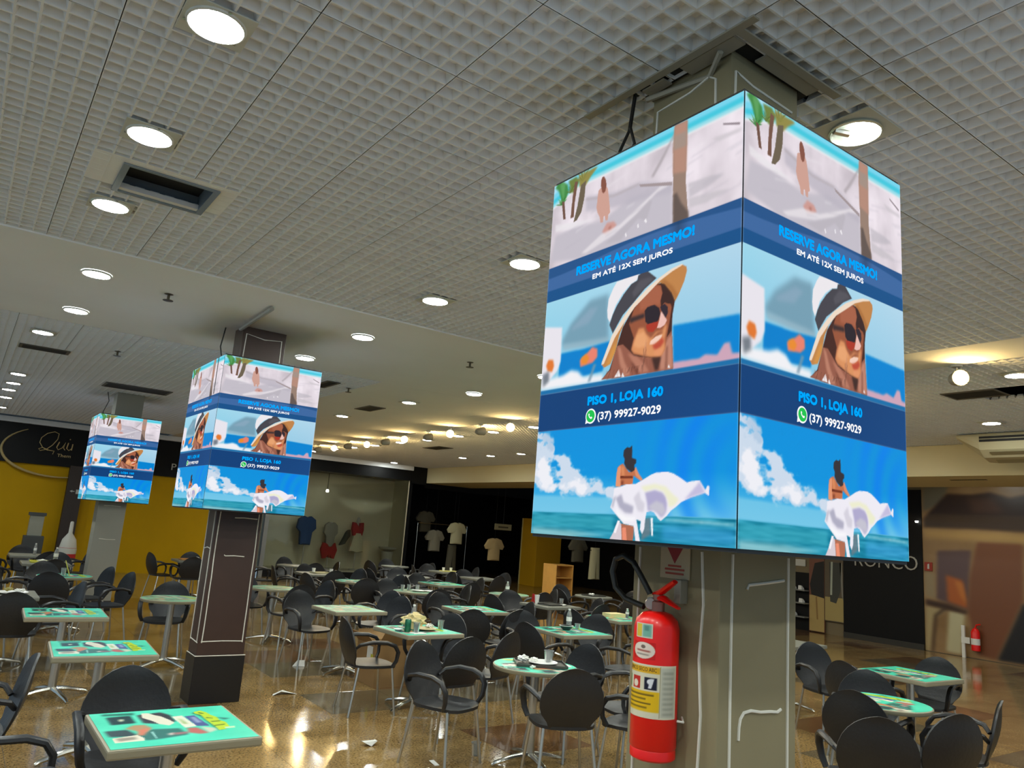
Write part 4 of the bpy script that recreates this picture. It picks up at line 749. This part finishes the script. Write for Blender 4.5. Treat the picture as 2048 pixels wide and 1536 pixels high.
# ================================================================ TABLES
TABLE_POLYS = [((30,62,66),1,[(0.1,0.86),(0.27,0.87),(0.27,0.64),(0.1,0.63)]),((225,225,190),1,[(0.17,0.78),(0.21,0.78),(0.2,0.72),(0.17,0.71)]),((40,120,104),2,[(0.08,0.97),(0.31,0.95),(0.3,0.88),(0.08,0.91)]),((60,58,62),1,[(0.32,0.87),(0.5,0.91),(0.55,0.8),(0.55,0.6),(0.43,0.56),(0.32,0.62)]),((232,226,204),0,[(0.36,0.92),(0.41,0.91),(0.44,0.84),(0.48,0.78),(0.52,0.64),(0.53,0.56),(0.48,0.5),(0.42,0.56),(0.39,0.67),(0.34,0.78)]),((60,80,84),4,[(0.03,0.47),(0.18,0.47),(0.22,0.32),(0.21,0.28),(0.04,0.31)]),((60,120,110),4,[(0.21,0.28),(0.34,0.43),(0.53,0.4),(0.55,0.21),(0.35,0.16),(0.25,0.15)]),((186,150,110),1,[(0.17,0.5),(0.24,0.58),(0.32,0.57),(0.35,0.47),(0.29,0.37),(0.24,0.41)]),((220,130,100),1,[(0.25,0.44),(0.31,0.47),(0.34,0.46),(0.26,0.28),(0.22,0.3)]),((238,228,205),0,[(0.05,0.27),(0.22,0.31),(0.25,0.22),(0.24,0.15),(0.05,0.15)]),((160,150,135),1,[(0.07,0.26),(0.2,0.27),(0.2,0.2),(0.08,0.18)]),((150,205,195),0,[(0.32,0.36),(0.34,0.37),(0.33,0.18),(0.32,0.18)]),((236,234,214),0,[(0.55,0.75),(0.63,0.76),(0.66,0.42),(0.57,0.4)]),((130,165,70),1,[(0.59,0.69),(0.6,0.64),(0.61,0.5),(0.59,0.51)]),((86,96,150),0,[(0.64,0.73),(0.72,0.74),(0.75,0.4),(0.66,0.42)]),((160,170,205),1,[(0.68,0.69),(0.71,0.7),(0.72,0.52),(0.68,0.51)]),((40,110,70),1,[(0.72,0.81),(0.76,0.7),(0.77,0.37),(0.78,0.25),(0.85,0.29),(0.81,0.61),(0.77,0.86)]),((196,220,52),0,[(0.74,0.85),(0.8,0.88),(0.83,0.81),(0.84,0.72),(0.87,0.63),(0.86,0.54),(0.89,0.47),(0.88,0.33),(0.83,0.27),(0.78,0.26),(0.78,0.4),(0.77,0.56),(0.77,0.74),(0.74,0.79)]),((70,110,40),0,[(0.77,0.83),(0.8,0.79),(0.8,0.76),(0.77,0.79)]),((110,140,40),0,[(0.79,0.66),(0.83,0.62),(0.83,0.6),(0.78,0.63)]),((110,140,40),0,[(0.79,0.53),(0.86,0.53),(0.86,0.5),(0.79,0.5)]),((110,140,40),0,[(0.79,0.41),(0.87,0.42),(0.86,0.39),(0.78,0.38)]),((200,240,190),0,[(0.84,0.33),(0.92,0.34),(0.91,0.29),(0.84,0.29)]),((50,120,110),1,[(0.86,0.64),(0.95,0.57),(0.9,0.54)]),((200,110,100),1,[(0.58,0.39),(0.65,0.38),(0.7,0.21),(0.63,0.2),(0.56,0.26)]),((228,200,190),2,[(0.42,0.28),(0.47,0.3),(0.46,0.24),(0.42,0.23)]),((214,214,190),1,[(0.68,0.4),(0.77,0.33),(0.77,0.27),(0.7,0.21)]),((170,120,120),2,[(0.46,0.29),(0.57,0.29),(0.55,0.24),(0.46,0.23)])]

c = Canvas(110,110,(86,224,188)); c.a += ((c.fbm(4,1,31)-.5)*30)[...,None]
for col, b, pts in TABLE_POLYS: c.poly(pts, col, b*.8)
PRINTM = vcol('table_print', rough=.25)
PR_SQ = c.mesh('advert_print', PRINTM, lambda u,v: ((u-.5)*.645,(v-.5)*.645,u*0))
def pale(cc, k):
    q = Canvas(70,70); idx = np.linspace(0,109,70).astype(int); q.a = cc.a[np.ix_(idx,idx)].copy(); q.a = q.a*(1-k)+np.array((182,196,160))*k; return q
PALEC = pale(c,.62); PR_PALE = PALEC.mesh('advert_print', PRINTM, lambda u,v: ((u-.5)*.645,(v-.5)*.645,u*0))
def disc(cc, name):
    q = Canvas(60,24)
    ang = q.u*2*np.pi; rr = q.v; uu = .5+.5*rr*np.cos(ang); vv = .5+.5*rr*np.sin(ang); h = cc.a.shape[0]-1; q.a = cc.a[(vv*h).astype(int),(uu*h).astype(int)].copy()
    return q.mesh(name, PRINTM, lambda u,v: (v*.335*np.cos(u*2*np.pi), v*.335*np.sin(u*2*np.pi), u*0))
PR_RD = disc(c,'advert_print'); PR_RDP = disc(PALEC,'advert_print')
EDGE = mat('table_edge', lin((150,142,118)), .45); GREYT = mat('table_grey', lin((128,128,116)), .35)
def table_proto(shape, pr):
    e = empty('cafe_table')
    if shape == 'sq': MB().box(-.337,.337,-.337,.337,.705,.748).obj('tabletop', EDGE if pr else GREYT, e, .010)
    else: MB().lathe([(.30,.712),(.338,.716),(.345,.73),(.345,.744),(.340,.748)],40).obj('tabletop', EDGE if pr else GREYT, e)
    if pr: link('advert_print', pr, None, e, (0,0,.7492))
    MB().lathe([(.15,.700),(.15,.706)],20).obj('mounting_plate', ALU, e)
    MB().tube([(0,0,.06),(0,0,.70)],.036,14).obj('post', ALU, e)
    for a in (20,110,200,290):
        d = Vector((math.cos(R(a)),math.sin(R(a)),0)); MB().tube([d*.02+Vector((0,0,.075)), d*.14+Vector((0,0,.062)), d*.30+Vector((0,0,.028)), d*.33+Vector((0,0,.012))],[.030,.026,.020,.012],8,.8).obj('foot', STEEL, e)
    return e
PT = {}
SHARE = {'sq':('sq',PR_SQ),'sqp':('sq',PR_PALE),'rd':('rd',PR_RD),'rdp':('rd',PR_RDP),'sqg':('sq',None),'rdg':('rd',None)}
TABLES = [ # key, x, y, style, rot, short description
 ('T1',1.04,4.14,'sq',.5,'nearest teal advert table'),('T2',1.045,6.40,'sq',-3,'second teal advert table'),('T3',1.00,8.38,'sq',-2,'third teal advert table'),('T4',.55,9.95,'sqg',0,'leftmost grey table with leftovers'),
 ('T5',1.25,16.4,'sqg',0,'grey table by the yellow wall'),('T6',1.33,14.6,'sqg',0,'table with yellow tray'),('T7',1.38,12.28,'rd',0,'round table with yellow straw'),('T8',2.22,9.66,'rdp',10,'round table behind the brown pillar'),
 ('T9',4.08,16.6,'sqg',0,'table with orange tray'),('T10',3.93,11.17,'rdp',40,'pale round table right of brown pillar'),('T11',4.04,8.78,'sqp',3,'pale square table before the carton'),('T12',5.79,14.19,'sqg',0,'table with tray and two cups'),
 ('T13',5.86,12.63,'rd',20,'green round table below the skirt'),('T14',6.06,16.22,'rdg',0,'far grey round table'),('T15',4.03,7.05,'sq',4,'table with green can'),('T16',4.03,5.10,'rd',60,'round table with meal tray'),
 ('T17',5.87,6.82,'sq',-4,'teal table with black bowl'),('T18',5.85,8.78,'sq',-5,'teal table amid grey chairs'),('T19',7.61,9.36,'sqg',2,'table with red cup'),('T20',9.77,10.77,'rdg',0,'table before the wooden shelf'),
 ('T21',7.62,7.84,'sq',0,'table with carton behind grey pillar'),('T22',7.62,12.59,'sq',5,'far teal square table'),('T23',9.59,14.26,'sqg',0,'grey table before the tan shirt'),('T24',6.18,11.05,'rdp',0,'table with stacked plates'),
 ('T25',7.85,14.15,'rdg',0,'far table under the pedestal'),('T26',9.77,15.97,'sqg',0,'far table with white cups'),('T27',9.05,17.3,'rdg',0,'farthest round table'),('T28',7.9,10.85,'rdp',0,'table with single bottle'),
 ('T30',7.67,3.92,'sq',-2,'square teal table at right'),('T31',5.92,3.24,'rd',15,'round teal table at right'),('T32',8.35,5.75,'sqg',0,'table glimpsed right of grey pillar')]
TD = {}
for k, x, y, st, rot, d in TABLES:
    if st not in PT: PT[st] = table_proto(*SHARE[st]); o = PT[st]
    else: o = copytree(PT[st])
    o.location = (x,y,0); o.rotation_euler = (0,0,R(rot)); TD[k] = (x,y,d)
    kind = 'round' if st[:2] == 'rd' else 'square'
    tag(o, f'cafe table with metal cross base, the {d}', 'table', 'food court tables')
# ================================================================ CHAIRS
def chair_proto():
    e = empty('armchair')
    n = 8; V = []; F = []
    def sq(a, b, p=.62): 
        r = 1/((abs(math.cos(a))**(2/p)+abs(math.sin(a))**(2/p))**(p/2)); return r*math.cos(a)*b[0], r*math.sin(a)*b[1]
    N = 24; rings = [(0,.455-.014),(.5,.455-.010),(.85,.455),(1.0,.452),(1.0,.43),(.9,.422),(0,.420)]
    for s, z in rings:
        for k in range(N):
            x, y = sq(2*math.pi*k/N, (.225,.232)); zz = z-(.03*max(0,x/.225-.6) if s else 0); V.append((x*max(s,.02)+.01, y*max(s,.02), zz))
    F = [(i*N+k,i*N+(k+1)%N,(i+1)*N+(k+1)%N,(i+1)*N+k) for i in range(len(rings)-1) for k in range(N)]
    MB().add(V,F,True).obj('seat', BLACKP, e)
    V = []; NU, NV = 9, 9
    def bp(u, v, off):
        zc, hw = .615, .238; z = .438+(.872-.438)*v; t = (z-zc)/(.257 if z > zc else .195); wd = hw*max(0,1-min(1,abs(t))**2.15)**.56; 
        if v < .12: wd = max(wd, .15)
        y = (2*u-1)*max(wd,.012); x = -.195-.26*(z-.44)-.03*math.sin(math.pi*min(1,v*1.1))+.9*y*y*(.6+.4*v)+off; return (x,y,z)
    for off in (0,-.013):
        for j in range(NV+3):
            v = [0,.1,.22,.34,.46,.58,.70,.80,.88,.94,.98,1][j]
            for i in range(NU): V.append(bp(i/(NU-1),v,off))
    NVV = NV+3; q = NU*NVV; F = []
    for L_ in (0,1):
        for j in range(NVV-1):
            for i in range(NU-1):
                a = L_*q+j*NU+i; f = (a,a+1,a+NU+1,a+NU); F.append(f if L_ == 0 else f[::-1])
    for j in range(NVV-1):
        for i in (0,NU-1): a = j*NU+i; F.append((a,a+NU,a+NU+q,a+q))
    for i in range(NU-1): F += [(i,i+1,i+1+q,i+q), ((NVV-1)*NU+i,(NVV-1)*NU+i+1,(NVV-1)*NU+i+1+q,(NVV-1)*NU+i+q)]
    MB().add(V,F,True).obj('backrest', BLACKP, e)
    for s in (-1,1):
        MB().tube([(-.225,s*.19,.60),(-.19,s*.235,.645),(-.08,s*.268,.672),(.06,s*.272,.668),(.145,s*.268,.640),(.185,s*.262,.580),(.180,s*.248,.50),(.150,s*.225,.440)],[.018,.022,.025,.026,.026,.025,.022,.019],8,.75).obj('armrest', BLACKP, e)
        MB().tube([(.165,s*.190,.43),(.215,s*.235,.0)],.0115,8).obj('leg', ALU, e); MB().tube([(-.165,s*.180,.43),(-.235,s*.225,.0)],.0115,8).obj('leg', ALU, e)
    return e
CH0 = chair_proto(); first = [True]
CC = []
def chair(x, y, face, label, group):
    CC.append((x,y))
    o = CH0 if first[0] else copytree(CH0); first[0] = False
    o.location = (x,y,0); o.rotation_euler = (0,0,R(face)); tag(o, label, 'chair', group)
def chair_bt(bx_, by, face, label, group):
    chair(bx_+.305*math.cos(R(face)), by+.305*math.sin(R(face)), face, label, group)
GN = 'armchairs in the foreground'
for a in [(.99,5.03,268,'black armchair tucked behind the nearest teal table'),(.55,5.52,180,'black armchair in profile at the left edge, upper one'),(.12,4.12,5,'black armchair cut off at the bottom left corner'),
  (5.42,2.46,70,'black armchair seen from behind at the bottom right, rightmost'),(4.72,2.60,42,'black armchair seen from behind in front of round right table'),(5.42,3.18,14,'black armchair half hidden behind another at the right'),
  (6.52,3.70,215,'grey-lit armchair between the round and square right tables'),(6.78,4.08,352,'black armchair at the left corner of the square right table'),(7.72,5.02,250,'lone black armchair with clear legs right of the grey pillar'),
  (8.36,3.98,185,'shiny armchair at the right side of the square right table'),(6.32,2.58,112,'thin edge-on chair back at the right of the round table'),(8.9,2.8,170,'armchair cut off at the right photo edge'),
  (3.26,5.66,292,'black armchair with open seat facing us in the middle'),(3.85,5.80,96,'black armchair seen from behind at the near side of can table'),(4.48,6.04,112,'dark armchair right of it at the can table'),
  (3.80,4.33,66,'large black armchair from behind at the meal tray table'),(4.60,4.10,118,'armchair beside the extinguisher partly hidden by the grey pillar'),(4.78,5.28,186,'black armchair at the right of the meal tray table'),(5.10,4.68,165,'grey-lit armchair right of meal tray table near pillar'),
  (3.22,7.10,-6,'armchair with looping arm at the left of can table'),(4.64,7.36,200,'grey-lit armchair at the right corner of can table'),(5.10,6.66,8,'grey-lit armchair left of the black bowl table'),(5.15,7.75,70,'grey-lit armchair before the middle teal table'),(5.80,7.72,95,'second grey-lit armchair before the middle teal table'),
  (6.72,7.30,200,'large grey armchair right of the black bowl table'),(6.20,5.90,105,'armchair at near side of the black bowl table'),(3.72,9.64,282,'armchair facing the pale square table from behind'),(4.06,10.40,96,'armchair seen from behind at the pale round table'),(4.92,9.10,200,'grey-lit armchair right of the pale square table'),
  (5.15,9.80,200,'second grey armchair right of the pale square table'),(2.12,11.7,195,'armchair leaning in profile right of straw table'),(1.98,12.52,197,'armchair in profile by the straw table, farther one'),
  (1.35,10.15,190,'armchair right of the leftmost grey table'),(.62,8.95,85,'armchair left of the third teal table')]:
    chair_bt(*a, GN)
SIDE = {'N':('far left side',90),'S':('near right side',270),'E':('far right side',0),'W':('near left side',180)}
for k, sides in (('T4','NW'),('T5','NSEW'),('T6','NEWS'),('T7','NSW'),('T8','N'),('T9','NSEW'),('T10','NE'),('T12','NSEW'),('T13','NSEW'),('T14','NSEW'),('T18','NE'),('T19','NSEW'),('T20','NSEW'),('T21','NSEW'),('T22','NSEW'),('T23','NSEW'),('T24','NSE'),('T25','NEW'),('T26','NSEW'),('T27','NEW'),('T28','SE'),('T17','N'),('T32','NW')):
    x, y, d = TD[k]
    for s in sides:
        ph, an = SIDE[s]
        for _ in range(14):
            a = R(an+random.uniform(-20,20)); r = random.uniform(.50,.70); cx_, cy_ = x+r*math.cos(a), y+r*math.sin(a)
            if all(math.hypot(cx_-u,cy_-v) > .60 for u,v in CC) and all(math.hypot(cx_-u,cy_-v) > .62 for u,v in ((2.155,14.75),(2.29,7.9))) and all(math.hypot(cx_-u,cy_-v) > .45 for u,v,_ in TD.values()):
                chair(cx_, cy_, an+180+random.uniform(-20,20), f'black armchair at the {ph} of the {d}', 'armchairs around the farther tables'); break
# ================================================================ THINGS ON TABLES
def cup(x, y, label, h=.09, r=.035, m_=CLEAR, z=.75, liquid=None):
    e = tag(empty('plastic_cup', (x,y,z)), label, 'cup', 'drinking cups'); MB().lathe([(r*.72,0),(r,h),(r*1.06,h),(r*1.06,h-.004),(r*.94,h-.004),(r*.68,.004)],16,cap=False).obj('wall', m_, e); MB().lathe([(.001,.002),(r*.71,.002),(r*.71,.005)],16).obj('base', m_, e)
    if liquid: MB().lathe([(r*.66,.006),(r*.86,h*.8)],16).obj('drink', liquid, e)
def bottle(x, y, label, h=.22, r=.032, z=.75):
    e = tag(empty('water_bottle', (x,y,z)), label, 'bottle', 'plastic bottles'); MB().lathe([(r*.9,0),(r,.01),(r*.95,h*.35),(r,h*.62),(r*.8,h*.78),(.013,h*.92)],16).obj('body', CLEAR, e); MB().lathe([(.015,h*.92),(.015,h)],12).obj('cap', WHITE, e); MB().lathe([(r*1.02,h*.38),(r*1.02,h*.60)],16,cap=False).obj('label_band', PAPER, e)
def tray(x, y, rz, label, m_=None, w=.36, d=.26, z=.75):
    e = tag(empty('meal_tray', (x,y,z), R(rz)), label, 'tray', 'trays'); m_ = m_ or mat('tray_dark',(.06,.058,.05),.4); MB().box(-w/2,w/2,-d/2,d/2,.0,.008).obj('base', m_, e, .003)
    for a in ((-w/2-.008,-w/2,-d/2,d/2),(w/2,w/2+.008,-d/2,d/2),(-w/2,w/2,-d/2-.008,-d/2),(-w/2,w/2,d/2,d/2+.008)): MB().box(*a,.002,.022).obj('rim', m_, e)
def plate(x, y, label, r=.11, z=.75, m_=WHITE):
    e = tag(empty('plate', (x,y,z)), label, 'plate', 'plates'); MB().lathe([(r*.6,0),(r,.016),(r,.019),(r*.62,.006),(.001,.006)],24,cap=False).obj('dish', m_, e)
def crumple(x, y, z, s, label, m_=PAPER, h=.6, cat='napkin', name='crumpled_napkin'):
    bm = bmesh.new(); bmesh.ops.create_icosphere(bm, subdivisions=3, radius=1)
    rr = random.Random(label)
    ph = [rr.uniform(0,6) for _ in range(6)]
    for v in bm.verts:
        c = v.co; k = 1+.22*math.sin(5*c.x+ph[0])*math.sin(4*c.y+ph[1])+.16*math.sin(9*c.z+7*c.x+ph[2])+.10*math.sin(13*c.y+ph[3]); v.co = Vector((c.x*k*s, c.y*k*s*.8, (c.z*k*h+h)*s*.85))
    zm = min(v.co.z for v in bm.verts)
    for v in bm.verts: v.co.z -= zm
    me = bpy.data.meshes.new(name); bm.to_mesh(me); bm.free(); o = link(name, me, m_); o.location = (x,y,z); tag(o, label, cat, 'paper leftovers')
COLA = mat('cola',(.03,.008,.004),.15); YEL = mat('tray_yellow',lin((196,190,60)),.4); ORA = mat('tray_orange',lin((200,140,70)),.45)
x, y, _ = TD['T15']
e = tag(empty('drink_can', (x-.20,y-.13,.75)), 'green drink can on the table with crumpled bag', 'can'); MB().lathe([(.026,0),(.032,.008),(.032,.108),(.026,.12)],20).obj('body', mat('can_green',lin((40,112,82)),.3,.4), e); MB().lathe([(.026,.12),(.028,.124),(.024,.121)],20).obj('rim', STEEL, e)
cup(x-.14,y-.20,'glass of brown cola beside the green can',.10,.034,CLEAR,liquid=COLA); crumple(x-.06,y+.02,.75,.11,'big crumpled cream paper bag behind the green can',mat('bag_cream',lin((226,206,150)),.8),.75,'paper bag','paper_bag')
plate(x+.06,y-.02,'flat plate of leftovers on the can table',.12,m_=mat('plate_cream',lin((200,186,140)),.5)); bottle(x+.06,y+.24,'clear water bottle at the back of the can table'); cup(x-.02,y+.27,'clear cup beside the water bottle on the can table'); cup(x+.27,y+.02,'clear cup at the right edge of the can table')
crumple(x+.16,y+.06,.75,.045,'small napkin right of the leftovers plate'); plate(x-.26,y-.05,'small white bowl left of the green can',.045)
tag(MB().box(-.08,.06,-.05,.06,0,.004).obj('paper_sheet', PAPER, loc=(x-.13,y-.24,.7502)), 'white paper sheet under the cola glass', 'paper')
x, y, _ = TD['T16']
tray(x+.05,y+.0,-30,'dark meal tray on the nearest round table',w=.40,d=.28); plate(x+.07,y-.01,'white plate on the nearest meal tray',.12,.7585); crumple(x-.06,y+.09,.7585,.045,'left folded napkin on the nearest meal tray'); crumple(x+.03,y+.07,.7585,.035,'middle napkin on the nearest meal tray'); cup(x+.16,y+.03,'clear cup standing on the nearest meal tray',.095,.042,z=.7605); crumple(x-.12,y-.12,.75,.022,'tiny paper scrap in front of the nearest meal tray')
tag(MB().add([(-.09,-.03,0),(.06,-.05,0),(.10,.05,0),(-.02,.06,0),(-.09,-.03,.003),(.06,-.05,.003),(.10,.05,.003),(-.02,.06,.003)],[(3,2,1,0),(4,5,6,7),(0,1,5,4),(1,2,6,5),(2,3,7,6),(3,0,4,7)]).obj('paper_sheet', PAPER, loc=(x+.20,y-.10,.7502)), 'white paper sheet right of the nearest meal tray', 'paper')
x, y, _ = TD['T17']
bottle(x+.10,y+.16,'clear water bottle beside the black bowl'); e = tag(empty('black_bowl', (x-.02,y+.06,.75)), 'black bowl with white rim on teal table', 'bowl'); MB().lathe([(.04,0),(.07,.03),(.078,.045),(.07,.042),(.035,.008)],20,cap=False).obj('bowl', BLACKP, e); MB().lathe([(.078,.045),(.084,.049),(.07,.05)],20,cap=False).obj('rim', WHITE, e); cup(x+.2,y+.12,'short clear cup right of the black bowl',.06)
for k, dx, dy, l in (('T12',-.08,.0,'far left cup beside the tray under the window'),('T12',.24,-.08,'far right cup beside the tray under the window'),('T24',-.2,.05,'left cup on the table with stacked plates'),('T24',-.05,.12,'middle cup on the table with stacked plates'),('T24',.1,.1,'right cup on the table with stacked plates'),('T26',-.12,.0,'left white cup on the far table'),('T26',.1,.02,'right white cup on the far table'),('T19',.22,.0,'clear cup right of the dark tray')): cup(TD[k][0]+dx, TD[k][1]+dy, l, m_=PAPER if k in ('T26','T12') else CLEAR)
x,y,_ = TD['T12']; tray(x+.06,y-.02,10,'cream tray between two far cups',mat('tray_cream',lin((190,180,140)),.5),.34,.24); x,y,_ = TD['T24']; plate(x+.05,y-.05,'upper stacked plate on middle table',.12); plate(x+.2,y-.1,'right plate on the middle table',.09)
x,y,_ = TD['T26']; tray(x,y-.06,0,'pale yellow tray under the white cups',mat('tray_pale',lin((214,206,130)),.5),.4,.2); x,y,_ = TD['T19']; tray(x+.0,y-.05,8,'dark tray on the red cup table'); cup(x-.2,y+.08,'cup with red top on the grey table',.13,.038,PAPER,liquid=None); crumple(x+.12,y-.16,.75,.05,'flat white napkin on the red cup table',h=.25)
e = tag(empty('red_bag', (TD['T19'][0]-.17,TD['T19'][1]+.20,.75)), 'small red package beside the cup', 'package'); MB().prism([(-.03,0),(.03,0),(.035,.12),(-.02,.14)],-.02,.02,'y').obj('pouch', mat('cloth_red'), e, .006)
x,y,_ = TD['T20']; tray(x,y,0,'tray with white paper before the wooden shelf'); crumple(x-.05,y,.76,.06,'white crumpled paper before the wooden shelf',h=.35); x,y,_ = TD['T21']; tag(bx('takeaway_box', mat('bag_cream'), x-.15,x+.12,y+.02,y+.2,.75,.80), 'cream takeaway box on the table behind the pillar', 'box')
bottle(x+.18,y+.05,'small bottle beside the cream takeaway box',.12,.025); x,y,_ = TD['T28']; bottle(x+.02,y+.08,'single bottle standing on the round table',.2,.034)
x,y,_ = TD['T6']; tray(x,y,0,'yellow tray with leftovers at the left',YEL,.42,.32); bottle(x+.14,y+.08,'clear bottle beside the yellow tray',.24,.035); crumple(x-.05,y-.02,.76,.07,'white leftovers heap on the yellow tray',h=.3); x,y,_ = TD['T9']; tray(x,y,0,'orange tray left of the brown pillar',ORA,.46,.3); crumple(x+.08,y,.76,.05,'white heap on the orange tray')
x,y,_ = TD['T7']; tag(MB().tube([(x+.05,y-.04,.752),(x-.02,y+.02,.95)],.006,6).obj('straw', YEL), 'yellow straw leaning on the round table', 'straw'); cup(x-.02,y+.03,'cup holding the yellow straw',.1)
x,y,_ = TD['T4']; plate(x+.10,y-.02,'large white plate with leftovers at the left edge',.15); crumple(x+.16,y-.06,.77,.05,'white napkin on the left edge plate',h=.4); crumple(x+.06,y+.0,.77,.04,'food scraps on the left edge plate',mat('food',lin((150,140,80)),.7),.5,'food','food_scraps'); cup(x-.12,y-.14,'red cup at the left photo edge',.12,.04,mat('cup_red',lin((170,30,26)),.4))
x,y,_ = TD['T5']; bottle(x+.05,y,'thin bottle on the table by the yellow wall',.2,.025); e = tag(empty('condiment_stand', (1.55,20.6,0)), 'grey condiment stand before the yellow wall', 'stand'); MB().box(-.2,.2,-.15,.15,0,.9).obj('cabinet', mat('stand_dark',(.05,.055,.055),.5), e, .01); MB().box(-.14,.14,-.1,.1,.9,1.35).obj('dispenser', mat('stand_glass',(.3,.3,.24),.3), e, .01); MB().box(-.17,.17,-.12,.12,1.35,1.42).obj('cap', mat('stand_dark'), e)
e = tag(empty('promo_bottle', (2.05,18.6,0)), 'tall white bottle-shaped stand before the brown column', 'stand'); MB().lathe([(.16,0),(.17,.75),(.13,.95),(.04,1.08),(.035,1.3),(.02,1.32)],16).obj('body', mat('stand_pale'), e); MB().lathe([(.172,.55),(.165,.78)],16,cap=False).obj('red_band', mat('cloth_red'), e)
# ================================================================ CARTONS AND LITTER
CARD = mat('cardboard', lin((150,116,72)), .8, noise=(6,.08))
e = tag(empty('cardboard_box', (4.33,8.22,0)), 'open brown cardboard box on the floor by the pale table', 'box')
for p in ((-.28,-.272,-.25,.25),(.272,.28,-.25,.25),(-.272,.272,-.25,-.242),(-.272,.272,.242,.25)): MB().box(*p,0,.44).obj('side', CARD, e)
MB().box(-.272,.272,-.242,.242,0,.006).obj('bottom', CARD, e)
for pts in ([(-.276,-.25,.44),(-.276,.25,.44),(-.40,.22,.56),(-.40,-.22,.56)],[(-.27,-.246,.44),(.27,-.246,.44),(.24,-.34,.60),(-.24,-.34,.60)],[(-.27,.246,.44),(.27,.246,.44),(.24,.36,.54),(-.24,.36,.54)]):
    MB().add(pts+[(a+.006,b+.004,c+.004) for a,b,c in pts],[(0,1,2,3),(7,6,5,4),(0,1,5,4),(1,2,6,5),(2,3,7,6),(3,0,4,7)]).obj('flap', CARD, e)
MB().box(-.283,-.281,-.16,-.02,.28,.42).obj('white_label', PAPER, e); MB().box(-.2835,-.2815,-.18,-.12,.24,.34).obj('yellow_label', YEL, e)
def litter(name, pts, z, m_, label, loc, cat='litter'):
    mb = MB(); n = len(pts); mb.add([(a,b,c+.001) for a,b,c in pts]+[(a,b,c+.004) for a,b,c in pts],[tuple(range(n)),tuple(range(2*n-1,n-1,-1))]+[(i,n+i,n+(i+1)%n,(i+1)%n) for i in range(n)]); o = mb.obj(name, m_); o.location = (*loc,0); tag(o, label, cat, 'litter on the floor')
litter('paper_scrap',[(-.13,-.03,0),(-.03,.0,.03),(.13,-.02,0),(.10,.05,0),(0,.06,.03),(-.10,.04,0)],0,PAPER,'torn white paper lying right of the brown pillar',(3.03,7.92))
litter('paper_scrap',[(-.06,-.02,.03),(0,-.04,0),(.06,-.02,.03),(.06,.03,.03),(0,.04,0),(-.06,.03,.03)],0,PAPER,'curled white paper on the floor left of the middle chair',(3.07,6.0))
litter('paper_scrap',[(-.09,-.02,0),(.05,-.06,0),(.09,.06,.05),(0,.07,.05)],0,PAPER,'folded paper triangle below the pale square table',(3.72,9.35))
cup(3.75,5.45,'clear plastic cup lying on the floor before the chairs',.10,.04,CLEAR,z=.001)
litter('paper_scrap',[(-.02,-.05,0),(.02,-.05,0),(.025,.05,.01),(-.015,.05,.01)],0,PAPER,'narrow white strip on the floor near the photo bottom',(3.32,5.38))
tag(bx('paper_bag', mat('paper_white_bag',lin((176,182,196)),.7), .28,.55,4.72,4.95,0.001,.30), 'pale paper bag on the floor behind the left chairs', 'bag')
bpy.context.view_layer.update()
